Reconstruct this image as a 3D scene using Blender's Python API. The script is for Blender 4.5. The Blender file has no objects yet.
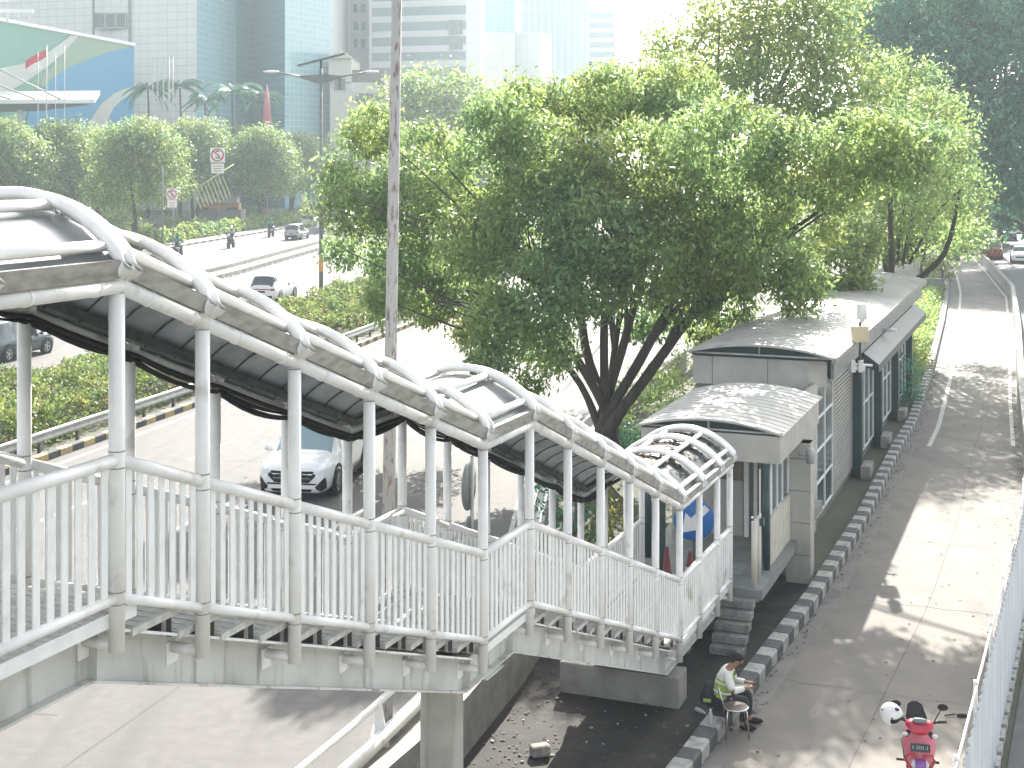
import bpy, bmesh, math, random
import numpy as np
from mathutils import Vector, Matrix
from mathutils.bvhtree import BVHTree
random.seed(7)
S = bpy.context.scene
COL = S.collection
# ---------------------------------------------------------------- camera, sky, sun, exposure
F, HY, H = 1400.0, 160.0, 9.0          # focal length in pixels, horizon row, eye height
cam_d = bpy.data.cameras.new('camera'); cam = bpy.data.objects.new('camera', cam_d); COL.objects.link(cam)
cam.location = (0, 0, H); cam.rotation_euler = (math.radians(90), 0, 0)
cam_d.sensor_width = 36; cam_d.lens = 36 * F / 1024; cam_d.shift_y = -(384 - HY) / 1024
cam_d.clip_start = .1; cam_d.clip_end = 3000
S.camera = cam
SUN_EL, SUN_AZ = math.radians(31), math.radians(9.6)
W = bpy.data.worlds.new('World'); S.world = W; W.use_nodes = True
wt = W.node_tree; bg = wt.nodes['Background']
sky = wt.nodes.new('ShaderNodeTexSky'); sky.sky_type = 'NISHITA'; sky.sun_disc = False
sky.sun_elevation = SUN_EL; sky.sun_rotation = SUN_AZ
sky.air_density = 1.0; sky.dust_density = 3.0; sky.ozone_density = 2.0
hsn = wt.nodes.new('ShaderNodeHueSaturation'); hsn.inputs['Saturation'].default_value = .30
wt.links.new(sky.outputs[0], hsn.inputs['Color']); wt.links.new(hsn.outputs[0], bg.inputs[0]); bg.inputs[1].default_value = .115
sl = bpy.data.lights.new('sun', 'SUN'); sl.energy = 4.2; sl.angle = math.radians(.55); sl.color = (1, .95, .86)
so = bpy.data.objects.new('sun', sl); COL.objects.link(so)
d_ = Vector((math.sin(SUN_AZ)*math.cos(SUN_EL), math.cos(SUN_AZ)*math.cos(SUN_EL), math.sin(SUN_EL)))
so.rotation_euler = d_.to_track_quat('Z', 'Y').to_euler(); so.location = d_ * 100
S.view_settings.view_transform = 'Standard'; S.view_settings.look = 'None'
S.view_settings.exposure = 1.92; S.view_settings.gamma = 1
S.cycles.volume_bounces = 0; S.cycles.max_bounces = 9; S.cycles.diffuse_bounces = 5; S.cycles.transparent_max_bounces = 8
S.cycles.use_denoising = True
HAZE_DENSITY = .00048

# ---------------------------------------------------------------- helpers
def P(x, y, d): return Vector((d*(x-512)/F, d, H - d*(y-HY)/F))
def G(x, y, z=0):
    d = F*(H-z)/(y-HY); return Vector((d*(x-512)/F, d, z))
def lerp(a, b, t): return a + (b-a)*t
def interp(pts, v):
    if v <= pts[0][0]:
        (a, b), (c, d) = pts[0], pts[1]
        return b + (v-a)*(d-b)/(c-a)
    for (a, b), (c, d) in zip(pts, pts[1:]):
        if v <= c: return b + (v-a)*(d-b)/(c-a)
    return d + (v-c)*(d-b)/(c-a)

MATS = {}
def M(name, c1, c2=None, scale=3, rough=.6, bump=0, metal=0, stretch=(1,1,1), lo=.35, hi=.65, transl=0, detail=6, spec=.5,
      c3=None, scale3=.4, lo3=.45, hi3=.7, stretch3=(1,1,1), island=0, bscale=None):
    m = bpy.data.materials.new(name); m.use_nodes = True; nt = m.node_tree; N = nt.nodes; L = nt.links
    b = N['Principled BSDF']; b.inputs['Roughness'].default_value = rough; b.inputs['Metallic'].default_value = metal
    b.inputs['Specular IOR Level'].default_value = spec
    tc = N.new('ShaderNodeTexCoord')
    def noise(sc, st, dt=detail):
        mp = N.new('ShaderNodeMapping'); mp.inputs['Scale'].default_value = st
        L.new(tc.outputs['Object'], mp.inputs[0])
        n = N.new('ShaderNodeTexNoise'); n.inputs['Scale'].default_value = sc; n.inputs['Detail'].default_value = dt
        L.new(mp.outputs[0], n.inputs['Vector']); return n
    def ramp(src, a, c):
        r = N.new('ShaderNodeMapRange'); r.inputs[1].default_value = a; r.inputs[2].default_value = c
        L.new(src, r.inputs[0]); return r.outputs[0]
    def mix(f, a, c):
        x = N.new('ShaderNodeMix'); x.data_type = 'RGBA'
        L.new(f, x.inputs[0])
        if isinstance(a, tuple): x.inputs[6].default_value = a+(1,)
        else: L.new(a, x.inputs[6])
        if isinstance(c, tuple): x.inputs[7].default_value = c+(1,)
        else: L.new(c, x.inputs[7])
        return x.outputs[2]
    out = None
    if c2 is not None:
        out = mix(ramp(noise(scale, stretch).outputs[0], lo, hi), tuple(c1), tuple(c2))
    if c3 is not None:
        out = mix(ramp(noise(scale3, stretch3).outputs[0], lo3, hi3), out if out else tuple(c1), tuple(c3))
    if island:
        g = N.new('ShaderNodeNewGeometry'); hs = N.new('ShaderNodeHueSaturation')
        r = N.new('ShaderNodeMapRange'); r.inputs[3].default_value = 1-island; r.inputs[4].default_value = 1+island
        L.new(g.outputs['Random Per Island'], r.inputs[0]); L.new(r.outputs[0], hs.inputs['Value'])
        if out: L.new(out, hs.inputs['Color'])
        else: hs.inputs['Color'].default_value = tuple(c1)+(1,)
        out = hs.outputs[0]
    if out: L.new(out, b.inputs['Base Color'])
    else: b.inputs['Base Color'].default_value = tuple(c1)+(1,)
    if bump:
        n = noise(bscale or scale*4, (1,1,1)); bp = N.new('ShaderNodeBump'); bp.inputs['Strength'].default_value = bump
        bp.inputs['Distance'].default_value = .02
        L.new(n.outputs[0], bp.inputs['Height']); L.new(bp.outputs[0], b.inputs['Normal'])
    if transl:
        t = N.new('ShaderNodeBsdfTranslucent'); ms = N.new('ShaderNodeMixShader'); ms.inputs[0].default_value = transl
        if out:
            hs2 = N.new('ShaderNodeHueSaturation'); hs2.inputs['Hue'].default_value = .485; hs2.inputs['Value'].default_value = 1.7
            L.new(out, hs2.inputs['Color']); L.new(hs2.outputs[0], t.inputs[0])
        else: t.inputs[0].default_value = tuple(c1)+(1,)
        L.new(b.outputs[0], ms.inputs[1]); L.new(t.outputs[0], ms.inputs[2]); L.new(ms.outputs[0], N['Material Output'].inputs[0])
    MATS[name] = m; return m

def grid_mat(name, base, line, w, h, lw=.02, rough=.5, spec=.5, metal=0, offs=0.0, var=None):
    """facade: grid of joints laid out in metres along the wall's own UV"""
    m = bpy.data.materials.new(name); m.use_nodes = True; nt = m.node_tree; N = nt.nodes; L = nt.links
    b = N['Principled BSDF']; b.inputs['Roughness'].default_value = rough; b.inputs['Specular IOR Level'].default_value = spec
    b.inputs['Metallic'].default_value = metal
    uv = N.new('ShaderNodeUVMap'); br = N.new('ShaderNodeTexBrick'); br.offset = offs
    br.inputs['Scale'].default_value = 1; br.inputs['Brick Width'].default_value = w; br.inputs['Row Height'].default_value = h
    br.inputs['Mortar Size'].default_value = lw; br.inputs['Mortar Smooth'].default_value = .1
    br.inputs['Color1'].default_value = tuple(base)+(1,); br.inputs['Color2'].default_value = tuple(var or base)+(1,)
    br.inputs['Mortar'].default_value = tuple(line)+(1,)
    L.new(uv.outputs[0], br.inputs['Vector']); L.new(br.outputs[0], b.inputs['Base Color'])
    MATS[name] = m; return m

class MB:
    def __init__(s): s.v = []; s.f = []; s.sm = []; s.mi = []; s.uv = []
    def add(s, vs, fs, smooth=False, mi=0, uvs=None):
        o = len(s.v); s.v += [tuple(v) for v in vs]
        for k, f in enumerate(fs):
            s.f.append([o+i for i in f]); s.sm.append(smooth); s.mi.append(mi)
            s.uv.append(uvs[k] if uvs else None)
        return s
    def hexa(s, p, mi=0):   # 8 corners: bottom 4 ccw, top 4
        return s.add(p, [(0,3,2,1),(4,5,6,7),(0,1,5,4),(1,2,6,5),(2,3,7,6),(3,0,4,7)], mi=mi)
    def box(s, c, size, ax=None, mi=0):
        c = Vector(c); X, Y, Z = ax if ax else (Vector((1,0,0)), Vector((0,1,0)), Vector((0,0,1)))
        a, b, h = X*size[0]/2, Y*size[1]/2, Z*size[2]/2
        return s.hexa([c-a-b-h, c+a-b-h, c+a+b-h, c-a+b-h, c-a-b+h, c+a-b+h, c+a+b+h, c-a+b+h], mi)
    def beam(s, p, q, w, h, up=Vector((0,0,1)), mi=0):
        p, q = Vector(p), Vector(q); t = (q-p).normalized(); x = t.cross(up).normalized(); z = x.cross(t)
        return s.box((p+q)/2, ((q-p).length, w, h), (t, -x, z), mi)
    def tube(s, pts, r, n=10, caps=True, mi=0, closed=False, smooth=True):
        pts = [Vector(p) for p in pts]; k = len(pts)
        rs = r if isinstance(r, (list, tuple)) else [r]*k
        vs = []; ref = None
        for i, p in enumerate(pts):
            if closed: t = pts[(i+1) % k] - pts[i-1]
            else: t = pts[min(i+1, k-1)] - pts[max(i-1, 0)]
            t.normalize()
            if ref is None:
                ref = Vector((0,0,1)) if abs(t.z) < .9 else Vector((1,0,0))
            x = t.cross(ref)
            if x.length < 1e-4: x = t.cross(Vector((0,1,0)))
            x.normalize(); y = x.cross(t); ref = y if False else ref
            for j in range(n):
                a = 2*math.pi*j/n; vs.append(p + (x*math.cos(a) + y*math.sin(a))*rs[i])
        fs = []
        for i in range(k if closed else k-1):
            i2 = (i+1) % k
            for j in range(n):
                j2 = (j+1) % n; fs.append((i*n+j, i*n+j2, i2*n+j2, i2*n+j))
        s.add(vs, fs, smooth, mi)
        if caps and not closed:
            o = len(s.v)-len(vs)
            s.f.append([o+j for j in range(n)][::-1]); s.f.append([o+(k-1)*n+j for j in range(n)])
            s.sm += [False, False]; s.mi += [mi, mi]; s.uv += [None, None]
        return s
    def wall(s, poly, z0, z1, cap=True, closed=False, mi=0):
        """vertical sheet along plan polyline, UV in metres"""
        u = 0; k = len(poly); rng = range(k if closed else k-1)
        for i in rng:
            a, b = Vector(poly[i][:2]), Vector(poly[(i+1) % k][:2]); l = (b-a).length
            s.add([(a.x,a.y,z0),(b.x,b.y,z0),(b.x,b.y,z1),(a.x,a.y,z1)], [(0,1,2,3)], mi=mi,
                  uvs=[[(u,z0),(u+l,z0),(u+l,z1),(u,z1)]])
            u += l
        if cap and closed: s.add([(p[0],p[1],z1) for p in poly], [tuple(range(k))], mi=mi)
        return s
    def prism(s, poly, z0, z1, mi=0):
        k = len(poly); s.add([(p[0],p[1],z0) for p in poly]+[(p[0],p[1],z1) for p in poly],
            [tuple(range(k))[::-1], tuple(range(k,2*k))]+[(i,(i+1)%k,k+(i+1)%k,k+i) for i in range(k)], mi=mi); return s
    def lathe(s, c, prof, n=16, mi=0, ax=None, smooth=True):
        c = Vector(c); X, Y, Z = ax if ax else (Vector((1,0,0)), Vector((0,1,0)), Vector((0,0,1)))
        vs = []
        for r, z in prof:
            for j in range(n):
                a = 2*math.pi*j/n; vs.append(c + X*r*math.cos(a) + Y*r*math.sin(a) + Z*z)
        fs = [(i*n+j, i*n+(j+1)%n, (i+1)*n+(j+1)%n, (i+1)*n+j) for i in range(len(prof)-1) for j in range(n)]
        return s.add(vs, fs, smooth, mi)
    def ball(s, c, r, n=12, m=8, mi=0):
        rr = r if isinstance(r, (tuple, list)) else (r, r, r)
        vs = []; c = Vector(c)
        for i in range(m+1):
            t = math.pi*i/m
            for j in range(n):
                a = 2*math.pi*j/n
                vs.append(c + Vector((rr[0]*math.sin(t)*math.cos(a), rr[1]*math.sin(t)*math.sin(a), -rr[2]*math.cos(t))))
        return s.add(vs, [(i*n+j, i*n+(j+1)%n, (i+1)*n+(j+1)%n, (i+1)*n+j) for i in range(m) for j in range(n)], True, mi)
    def build(s, name, mat, parent=None, bevel=0, local=False):
        me = bpy.data.meshes.new(name); me.from_pydata(s.v, [], s.f)
        for m in (mat if isinstance(mat, (list, tuple)) else [mat]): me.materials.append(MATS[m] if isinstance(m, str) else m)
        me.polygons.foreach_set('use_smooth', s.sm); me.polygons.foreach_set('material_index', s.mi)
        if any(u for u in s.uv):
            ul = me.uv_layers.new(name='UVMap')
            for p, u in zip(me.polygons, s.uv):
                if u:
                    for li, c in zip(p.loop_indices, u): ul.data[li].uv = c
        me.update(); return link(name, me, parent, bevel, local)

def link(name, me, parent=None, bevel=0, local=False):
    o = bpy.data.objects.new(name, me); COL.objects.link(o)
    if parent:
        o.parent = parent
        if not local and parent.type == 'EMPTY': o.matrix_parent_inverse = Matrix.Translation(-parent.location)
    if bevel:
        b = o.modifiers.new('bevel', 'BEVEL'); b.width = bevel; b.segments = 2; b.limit_method = 'ANGLE'; b.angle_limit = .7
    return o
def tag(o, label=None, cat=None, group=None, kind=None):
    if label: o['label'] = label
    if cat: o['category'] = cat
    if group: o['group'] = group
    if kind: o['kind'] = kind
    return o
def thing(name, loc, label, cat, group=None, rz=0):
    o = bpy.data.objects.new(name, None); COL.objects.link(o); o.location = loc; o.rotation_euler = (0, 0, rz)
    o.empty_display_size = .3
    return tag(o, label, cat, group)
def copy_tree(o, parent=None):
    c = o.copy(); COL.objects.link(c)
    if parent: c.parent = parent; 
    for ch in [k for k in COL.objects if k.parent == o]: copy_tree(ch, c)
    return c
def dup(o, loc, rz, label, group=None, scale=None):
    c = copy_tree(o); c.location = loc; c.rotation_euler = (0, 0, rz); c['label'] = label
    if group: c['group'] = group
    if scale: c.scale = scale if isinstance(scale, (tuple, list)) else (scale,)*3
    return c
def struct(o): o['kind'] = 'structure'; return o

# ---------------------------------------------------------------- materials
M('white_paint', (.80,.80,.78), (.70,.70,.67), 6, .38, .05, lo=.45, hi=.75, c3=(.36,.32,.26), scale3=2.2, lo3=.62, hi3=.78)
M('white_tube', (.82,.81,.78), (.72,.71,.68), 5, .3, 0, lo=.45, hi=.8, c3=(.36,.31,.25), scale3=3.0, lo3=.6, hi3=.8)
M('girder_paint', (.60,.60,.56), (.46,.455,.42), 2.2, .55, .1, lo=.4, hi=.7, c3=(.17,.155,.13), scale3=2.6, lo3=.57, hi3=.76, stretch3=(2.4,2.4,.35))
M('dark_steel', (.10,.105,.10), (.05,.05,.05), 8, .5)
M('gutter_steel', (.30,.285,.25), (.19,.175,.15), 5, .6, .1, lo=.4, hi=.65, stretch=(1,1,3))
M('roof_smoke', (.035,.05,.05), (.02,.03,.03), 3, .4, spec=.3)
M('roof_sheet', (.27,.285,.285), (.20,.215,.22), 2.5, .25, 0, c3=(.22,.22,.2), scale3=1.6, lo3=.55, hi3=.75, transl=.18)
M('roof_under', (.27,.30,.325), (.18,.205,.225), 3, .35, 0, transl=.2)
M('tread', (.60,.59,.55), (.45,.44,.41), 14, .8, .3, c3=(.25,.23,.2), scale3=2, lo3=.58, hi3=.75)
M('concrete', (.30,.29,.265), (.22,.21,.19), 3, .85, .25, c3=(.15,.14,.12), scale3=1.1, lo3=.56, hi3=.78)
M('column_concrete', (.40,.385,.34), (.31,.295,.255), 2, .8, .1, c3=(.15,.13,.10), scale3=3, lo3=.55, hi3=.74, stretch3=(1.5,1.5,.12))
M('highway', (.112,.106,.100), (.094,.090,.086), 3.5, .85, .2, c3=(.068,.066,.064), scale3=.9, lo3=.5, hi3=.78, stretch3=(1.3,.07,1), bscale=40)
M('buslane', (.195,.175,.150), (.155,.143,.126), 1.2, .85, .2, c3=(.105,.104,.10), scale3=.35, lo3=.5, hi3=.72, stretch3=(2.2,.45,1), bscale=40)
M('asphalt', (.11,.11,.11), (.08,.08,.08), 2, .85, .2, bscale=40)
M('soil_asphalt', (.036,.032,.030), (.018,.017,.017), 1.6, .9, .5, c3=(.065,.06,.055), scale3=3.1, lo3=.6, hi3=.75)  # tree and canopy shade put into this darkened ground colour
M('ground', (.12,.115,.09), (.08,.09,.055), .3, .95)
M('paving', (.2,.185,.17), (.15,.14,.13), 1.5, .85)
M('line_white', (.45,.44,.42), (.28,.27,.26), 5, .7, lo=.45, hi=.7)
M('kerb_white', (.40,.395,.37), (.24,.235,.22), 6, .8, .2, c3=(.2,.19,.17), scale3=3, lo3=.6, hi3=.75)
M('kerb_black', (.05,.058,.06), (.085,.09,.09), 5, .8, .2)
M('kerb_yellow', (.50,.38,.17), (.35,.28,.15), 5, .8, .2)
M('galv', (.42,.43,.42), (.30,.31,.30), 5, .45, metal=.3)
M('rust_pole', (.42,.405,.385), (.20,.14,.105), 9, .7, .2, stretch=(2,2,.6), lo=.52, hi=.66)
M('fence_sheet', (.72,.73,.73), (.55,.60,.63), 2, .35, metal=.05, stretch=(1,1,.5), c3=(.3,.27,.24), scale3=2.6, lo3=.66, hi3=.8)
M('bark', (.075,.062,.05), (.04,.035,.03), 6, .9, .6, stretch=(1,1,.25))
M('leaf', (.20,.28,.085), (.125,.215,.09), .35, .42, transl=.6, island=.45, c3=(.17,.20,.045), scale3=.45, lo3=.52, hi3=.72)
M('leaf_light', (.25,.31,.10), (.17,.26,.09), .3, .5, transl=.62, island=.4, c3=(.16,.19,.05), scale3=.5, lo3=.5, hi3=.7)
M('leaf_dark', (.075,.23,.14), (.04,.15,.10), .3, .5, transl=.4, island=.4, c3=(.11,.19,.10), scale3=.25, lo3=.5, hi3=.75)
M('leaf_row', (.20,.26,.07), (.11,.20,.075), .3, .45, transl=.55, island=.4, c3=(.12,.15,.035), scale3=.5, lo3=.5, hi3=.7)
M('hedge_leaf', (.16,.20,.05), (.08,.14,.045), .8, .6, transl=.35, island=.5, c3=(.27,.13,.09), scale3=2.0, lo3=.60, hi3=.70)
M('bush_yellow', (.26,.27,.06), (.16,.19,.05), 2, .6, transl=.4, island=.3)
M('dry_leaf', (.11,.07,.04), (.05,.035,.025), 3, .9, island=.5)
M('step_plate', (.30,.30,.28), (.20,.20,.19), 20, .6, .3, c3=(.10,.095,.09), scale3=3)
M('panel', (.43,.415,.375), (.36,.35,.32), 2, .45, c3=(.3,.29,.26), scale3=1.5, lo3=.6, hi3=.8)
M('panel_grey', (.22,.23,.22), (.17,.18,.175), 2, .5, c3=(.18,.18,.17), scale3=1.5, lo3=.58, hi3=.8)
M('metal_roof', (.44,.43,.40), (.36,.35,.33), 1.6, .5, metal=.1, stretch=(.6,.6,1), c3=(.2,.185,.165), scale3=1.2, lo3=.56, hi3=.8)
M('teal_dark', (.018,.05,.052), (.012,.035,.037), 3, .4)
M('awning_dark', (.028,.042,.044), (.018,.028,.03), 3, .5)
M('fascia_grey', (.21,.225,.215), (.16,.17,.165), 2, .5)
M('glass_dark', (.06,.09,.10), (.03,.045,.05), 1.5, .08, spec=.8)
M('glass_pane', (.20,.24,.24), (.13,.16,.165), 1.2, .1, spec=.8)
M('brown_panel', (.20,.16,.13), (.13,.10,.085), 4, .6)
M('cream', (.60,.57,.49), (.52,.49,.41), 4, .55, c3=(.33,.30,.25), scale3=3, lo3=.6, hi3=.8, stretch3=(1,1,.3))
M('cream_box', (.55,.46,.30), None, rough=.5)
M('lamp_white', (.7,.7,.68), None, rough=.3)
M('black', (.02,.02,.022), None, rough=.7, spec=.25)
M('seat_black', (.012,.012,.013), None, rough=1, spec=0)
M('tar', (.075,.07,.066), (.115,.108,.10), 1.5, .9)
M('weld', (.22,.19,.16), (.38,.36,.33), 30, .8)
M('rubber', (.025,.025,.027), None, rough=.8)
M('chrome', (.6,.6,.6), None, rough=.2, metal=.9)
M('car_white', (.78,.78,.77), None, rough=.18, spec=.6)
M('car_grey', (.10,.12,.13), None, rough=.2, metal=.4, spec=.6)
M('car_silver', (.42,.43,.43), None, rough=.22, metal=.4)
M('car_red', (.28,.04,.03), None, rough=.25)
M('car_glass', (.025,.035,.04), None, rough=.04, spec=1.0)
M('windscreen_glass', (.20,.29,.31), None, rough=.06, spec=1.0)
M('lens', (.6,.63,.65), None, rough=.1, spec=.9)
M('tail_red', (.35,.03,.03), None, rough=.2)
M('alloy', (.45,.46,.47), None, rough=.3, metal=.7)
M('plate', (.03,.035,.04), None, rough=.5)
M('scooter_red', (.48,.03,.06), None, rough=.2, spec=.7)
M('scooter_pink', (.60,.16,.22), None, rough=.25)
M('fender_purple', (.22,.09,.32), None, rough=.2)
M('sign_red', (.55,.03,.04), None, rough=.5)
M('sign_white', (.75,.75,.74), None, rough=.5)
M('sign_blue', (.01,.13,.42), None, rough=.4)
M('orange', (.7,.25,.06), None, rough=.5)
M('skin', (.30,.16,.10), None, rough=.6)
M('hair', (.012,.011,.011), None, rough=.7)
M('shirt_white', (.70,.71,.67), None, rough=.8)
M('vest_green', (.30,.40,.10), None, rough=.7)
M('navy', (.018,.022,.032), (.03,.035,.045), 8, rough=.85)
M('jacket_green', (.04,.22,.12), None, rough=.8)
M('cloth_grey', (.3,.32,.33), None, rough=.8)
M('bottle_plastic', (.55,.6,.62), None, rough=.1, transl=.4)
M('stone_rough', (.34,.31,.27), (.2,.18,.16), 12, .9, .8)
M('green_plastic', (.03,.30,.14), None, rough=.4)
M('dark_red', (.16,.03,.03), None, rough=.5)
# ================================================================ THE GROUND
KB = [(5,-4.3),(20.7,2.77),(24.4,4.44),(28.4,6.26),(35,8.95),(42.6,11.8),(47.4,13.7),(56.5,16.9),(77.3,23.9),(94.7,29.6),(104,32.4),(140.8,43.2),(151.8,47.6),(175,58)]
FB = [(5,.35),(20.7,7.07),(28.6,10.45),(36,13.3),(52,18.8),(71.7,25.8),(91.8,32.7),(117,39.6),(143.5,46.5),(152,50.2),(175,61)]
RW = [(5,-7.4),(20.7,-.81),(24.8,.45),(30,1.3),(40,2.0),(50,4.5),(60,7.5),(80,14),(110,22),(170,38)]
L1 = [(5,-25),(40.8,-14.2),(50.6,-11.6),(66.7,-7.4),(78.3,-4.9),(100,-1.5),(130,3),(200,10)]
L2 = [(a, b-8) for a, b in L1]
L3 = [(5,-48),(60,-32),(97,-23.4),(108.6,-21.9),(161.5,-17.5),(230,-10)]
L4 = [(5,-62),(100,-41),(141.6,-34.9),(175,-30.6),(260,-20)]
def ys(y0, y1, st=2.0):
    n = max(2, int((y1-y0)/st)); return [y0+(y1-y0)*i/n for i in range(n+1)]
def strip(name, fa, fb, y0, y1, z, mat, oa=0, ob=0, st=2.0):
    m = MB(); Y = ys(y0, y1, st)
    vs = [(interp(fa, y)+oa, y, z) for y in Y] + [(interp(fb, y)+ob, y, z) for y in Y]; n = len(Y)
    m.add(vs, [(i, n+i, n+i+1, i+1) for i in range(n-1)]); return m.build(name, mat)
def along(fn, y0, y1, st, off=0):
    return [Vector((interp(fn, y)+off, y, 0)) for y in ys(y0, y1, st)]
m = MB(); m.add([(-900,-60,-.03),(900,-60,-.03),(900,1500,-.03),(-900,1500,-.03)], [(0,1,2,3)])
struct(m.build('ground', 'ground'))
struct(strip('highway_road', L1, RW, 5, 170, 0, 'highway', ob=-.9))
struct(strip('far_road', L3, L2, 5, 200, 0, 'highway'))
struct(strip('frontage_road', L4, L3, 5, 230, 0, 'highway', ob=-.7))
struct(strip('bus_lane_road', KB, FB, 5, 170, 0, 'buslane'))
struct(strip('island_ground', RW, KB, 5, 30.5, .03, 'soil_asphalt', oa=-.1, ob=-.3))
struct(strip('planting_soil', RW, KB, 30.5, 170, .03, 'ground', oa=-.1, ob=-.3))
struct(strip('right_road', FB, [(a, b+16) for a, b in FB], 5, 170, 0, 'asphalt', oa=.25))
struct(strip('median_soil', L2, L1, 5, 170, .1, 'ground', oa=.2, ob=-.25))
struct(strip('sidewalk', [(a, b-6) for a, b in L4], L4, 60, 230, .14, 'paving', ob=-.15))
struct(strip('park_ground', [(a, b-60) for a, b in L4], L4, 60, 260, .1, 'ground', ob=-5.8))
# gutter strip, painted edge line and lane dashes
def line_mark(m, fn, off, y0, y1, w=.13, z=.004, dash=None, st=1.0):
    y = y0
    while y < y1:
        e = min(y + (dash[0] if dash else st), y1)
        a = Vector((interp(fn, y)+off, y, z)); b = Vector((interp(fn, e)+off, e, z)); n = Vector((1,-.4,0)).normalized()*w/2
        m.add([a-n, a+n, b+n, b-n], [(0,1,2,3)]); y = e + (dash[1] if dash else 0)
m = MB()
line_mark(m, KB, .75, 44, 150, .14); line_mark(m, FB, -.3, 44, 150, .12)
line_mark(m, FB, 1.15, 6, 60, .2)
for o in (4.2, 8.0, 11.8): line_mark(m, L1, o, 18, 150, .13, dash=(3, 5))
line_mark(m, L1, .6, 18, 150, .14); line_mark(m, RW, -1.6, 12, 150, .12)
line_mark(m, L2, -.5, 30, 190, .14)
for o in (-4.3, -8): line_mark(m, L2, o, 40, 190, .13, dash=(3, 5))
line_mark(m, L3, .8, 60, 200, .14)
struct(m.build('lane_markings', 'line_white'))
m = MB(); rt = random.Random(12)
for o in (2.3, 6.1, 9.9, 13.6): line_mark(m, L1, o, 14, 120, .035, z=.003)
line_mark(m, KB, 2.2, 8, 110, .016, z=.003)
for k in range(26):
    y = 12+k*3.1+rt.uniform(-.8,.8); pts = []; x0, x1 = interp(L1, y)+1, interp(RW, y)-2; n_ = 14; a_, b_ = rt.uniform(0,.4), rt.uniform(.6,1)
    for q in range(n_):
        f = lerp(a_, b_, q/n_); f2 = lerp(a_, b_, (q+1)/n_); j1, j2 = .12*math.sin(q*1.9+k), .12*math.sin((q+1)*1.9+k)
        m.add([(lerp(x0,x1,f), y-f*1.6+j1, .0028), (lerp(x0,x1,f2), y-f2*1.6+j2, .0028), (lerp(x0,x1,f2), y-f2*1.6+j2+.03, .0028), (lerp(x0,x1,f), y-f*1.6+j1+.03, .0028)], [(0,1,2,3)])
for k in range(9):
    y = 15+k*4.6; x0, x1 = interp(KB, y)+.4, interp(FB, y)-.1
    for q in range(12):
        f, f2 = q/12, (q+1)/12; j1, j2 = .05*math.sin(q*2.3+k), .05*math.sin((q+1)*2.3+k)
        m.add([(lerp(x0,x1,f), y-f*1.5+j1, .0028), (lerp(x0,x1,f2), y-f2*1.5+j2, .0028), (lerp(x0,x1,f2), y-f2*1.5+j2+.018, .0028), (lerp(x0,x1,f), y-f*1.5+j1+.018, .0028)], [(0,1,2,3)])
struct(m.build('road_joints', 'tar'))
m = MB()
vs = []; Y = ys(8, 110, 1.5)
vs = [(interp(KB,y)+.02,y,.004) for y in Y]+[(interp(KB,y)+.34,y,.004) for y in Y]; n = len(Y)
m.add(vs, [(i,n+i,n+i+1,i+1) for i in range(n-1)]); struct(m.build('gutter_path', 'paving'))

def kerb(name, fn, y0, y1, w, h, step, mats, side=-1, z0=0):
    """row of painted kerb blocks butted end to end"""
    m = MB(); y = y0; k = 0; rnd = random.Random(3)
    while y < y1:
        x0, x1 = interp(fn, y), interp(fn, y+step)
        a = Vector((x0, y, 0)); b = Vector((x1, y+step, 0)); t = (b-a).normalized(); b2 = b - t*.012
        n = Vector((t.y, -t.x, 0))*side
        hh = h + rnd.uniform(-.008, .008); i = .03
        p = [a, b2, b2+n*w, a+n*w]; q = [a+n*i, b2+n*i, b2+n*(w-.01), a+n*(w-.01)]
        m.add([(v.x,v.y,z0) for v in p]+[(v.x,v.y,z0+hh-.03) for v in p]+[(v.x,v.y,z0+hh) for v in q],
              [(0,1,5,4),(1,2,6,5),(2,3,7,6),(3,0,4,7),(4,5,9,8),(5,6,10,9),(6,7,11,10),(7,4,8,11),(8,9,10,11)], mi=k % 2)
        k += 1; dy = (b-a).length; y += step
    return struct(m.build(name, mats))
kerb('bus_lane_kerb', KB, 6, 150, .3, .24, .39, ['kerb_white', 'kerb_black'])
kerb('highway_kerb', L1, 24, 130, .22, .22, .62, ['kerb_yellow', 'kerb_black'])
kerb('far_kerb', L4, 100, 225, .25, .2, 1.1, ['kerb_white', 'kerb_black'])
kerb('median_kerb', L2, 30, 150, .2, .16, 1.2, ['concrete', 'concrete'], side=1)

# ================================================================ THE FOOTBRIDGE
A = Vector((.382, .924, 0)).normalized(); N_ = Vector((-A.y, A.x, 0))
def B(t, v, z): 
    p = Vector((-6.7, 0, 0)) + A*t + N_*v; return Vector((p.x, p.y, z))
def tY(y): return y/A.y
T0, T1, T2, T3, T4 = tY(9.63), tY(15.43), tY(16.71), tY(22.8), tY(26.3)
ZR = [(0, 5.99), (T0, 5.99), (T1, 3.71), (T2, 3.71), (T3, 1.20), (T4, 1.20), (40, 1.2)]
def zr(t): return interp(ZR, t)
POSTS = [tY(y) for y in (4.7,5.93,7.16,8.4,9.63,10.56,11.78,13.0,14.21,15.43,16.71,17.93,19.13,20.33,21.55,22.8,23.95,25.1,25.98)]
EV, WID = 2.15, 1.7
R_ = 1.21; HA = math.asin(.98/R_)
fb = thing('footbridge', B(12, .85, 0), 'white steel footbridge stepping down to the bus station under an arched canopy', 'footbridge')
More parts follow.
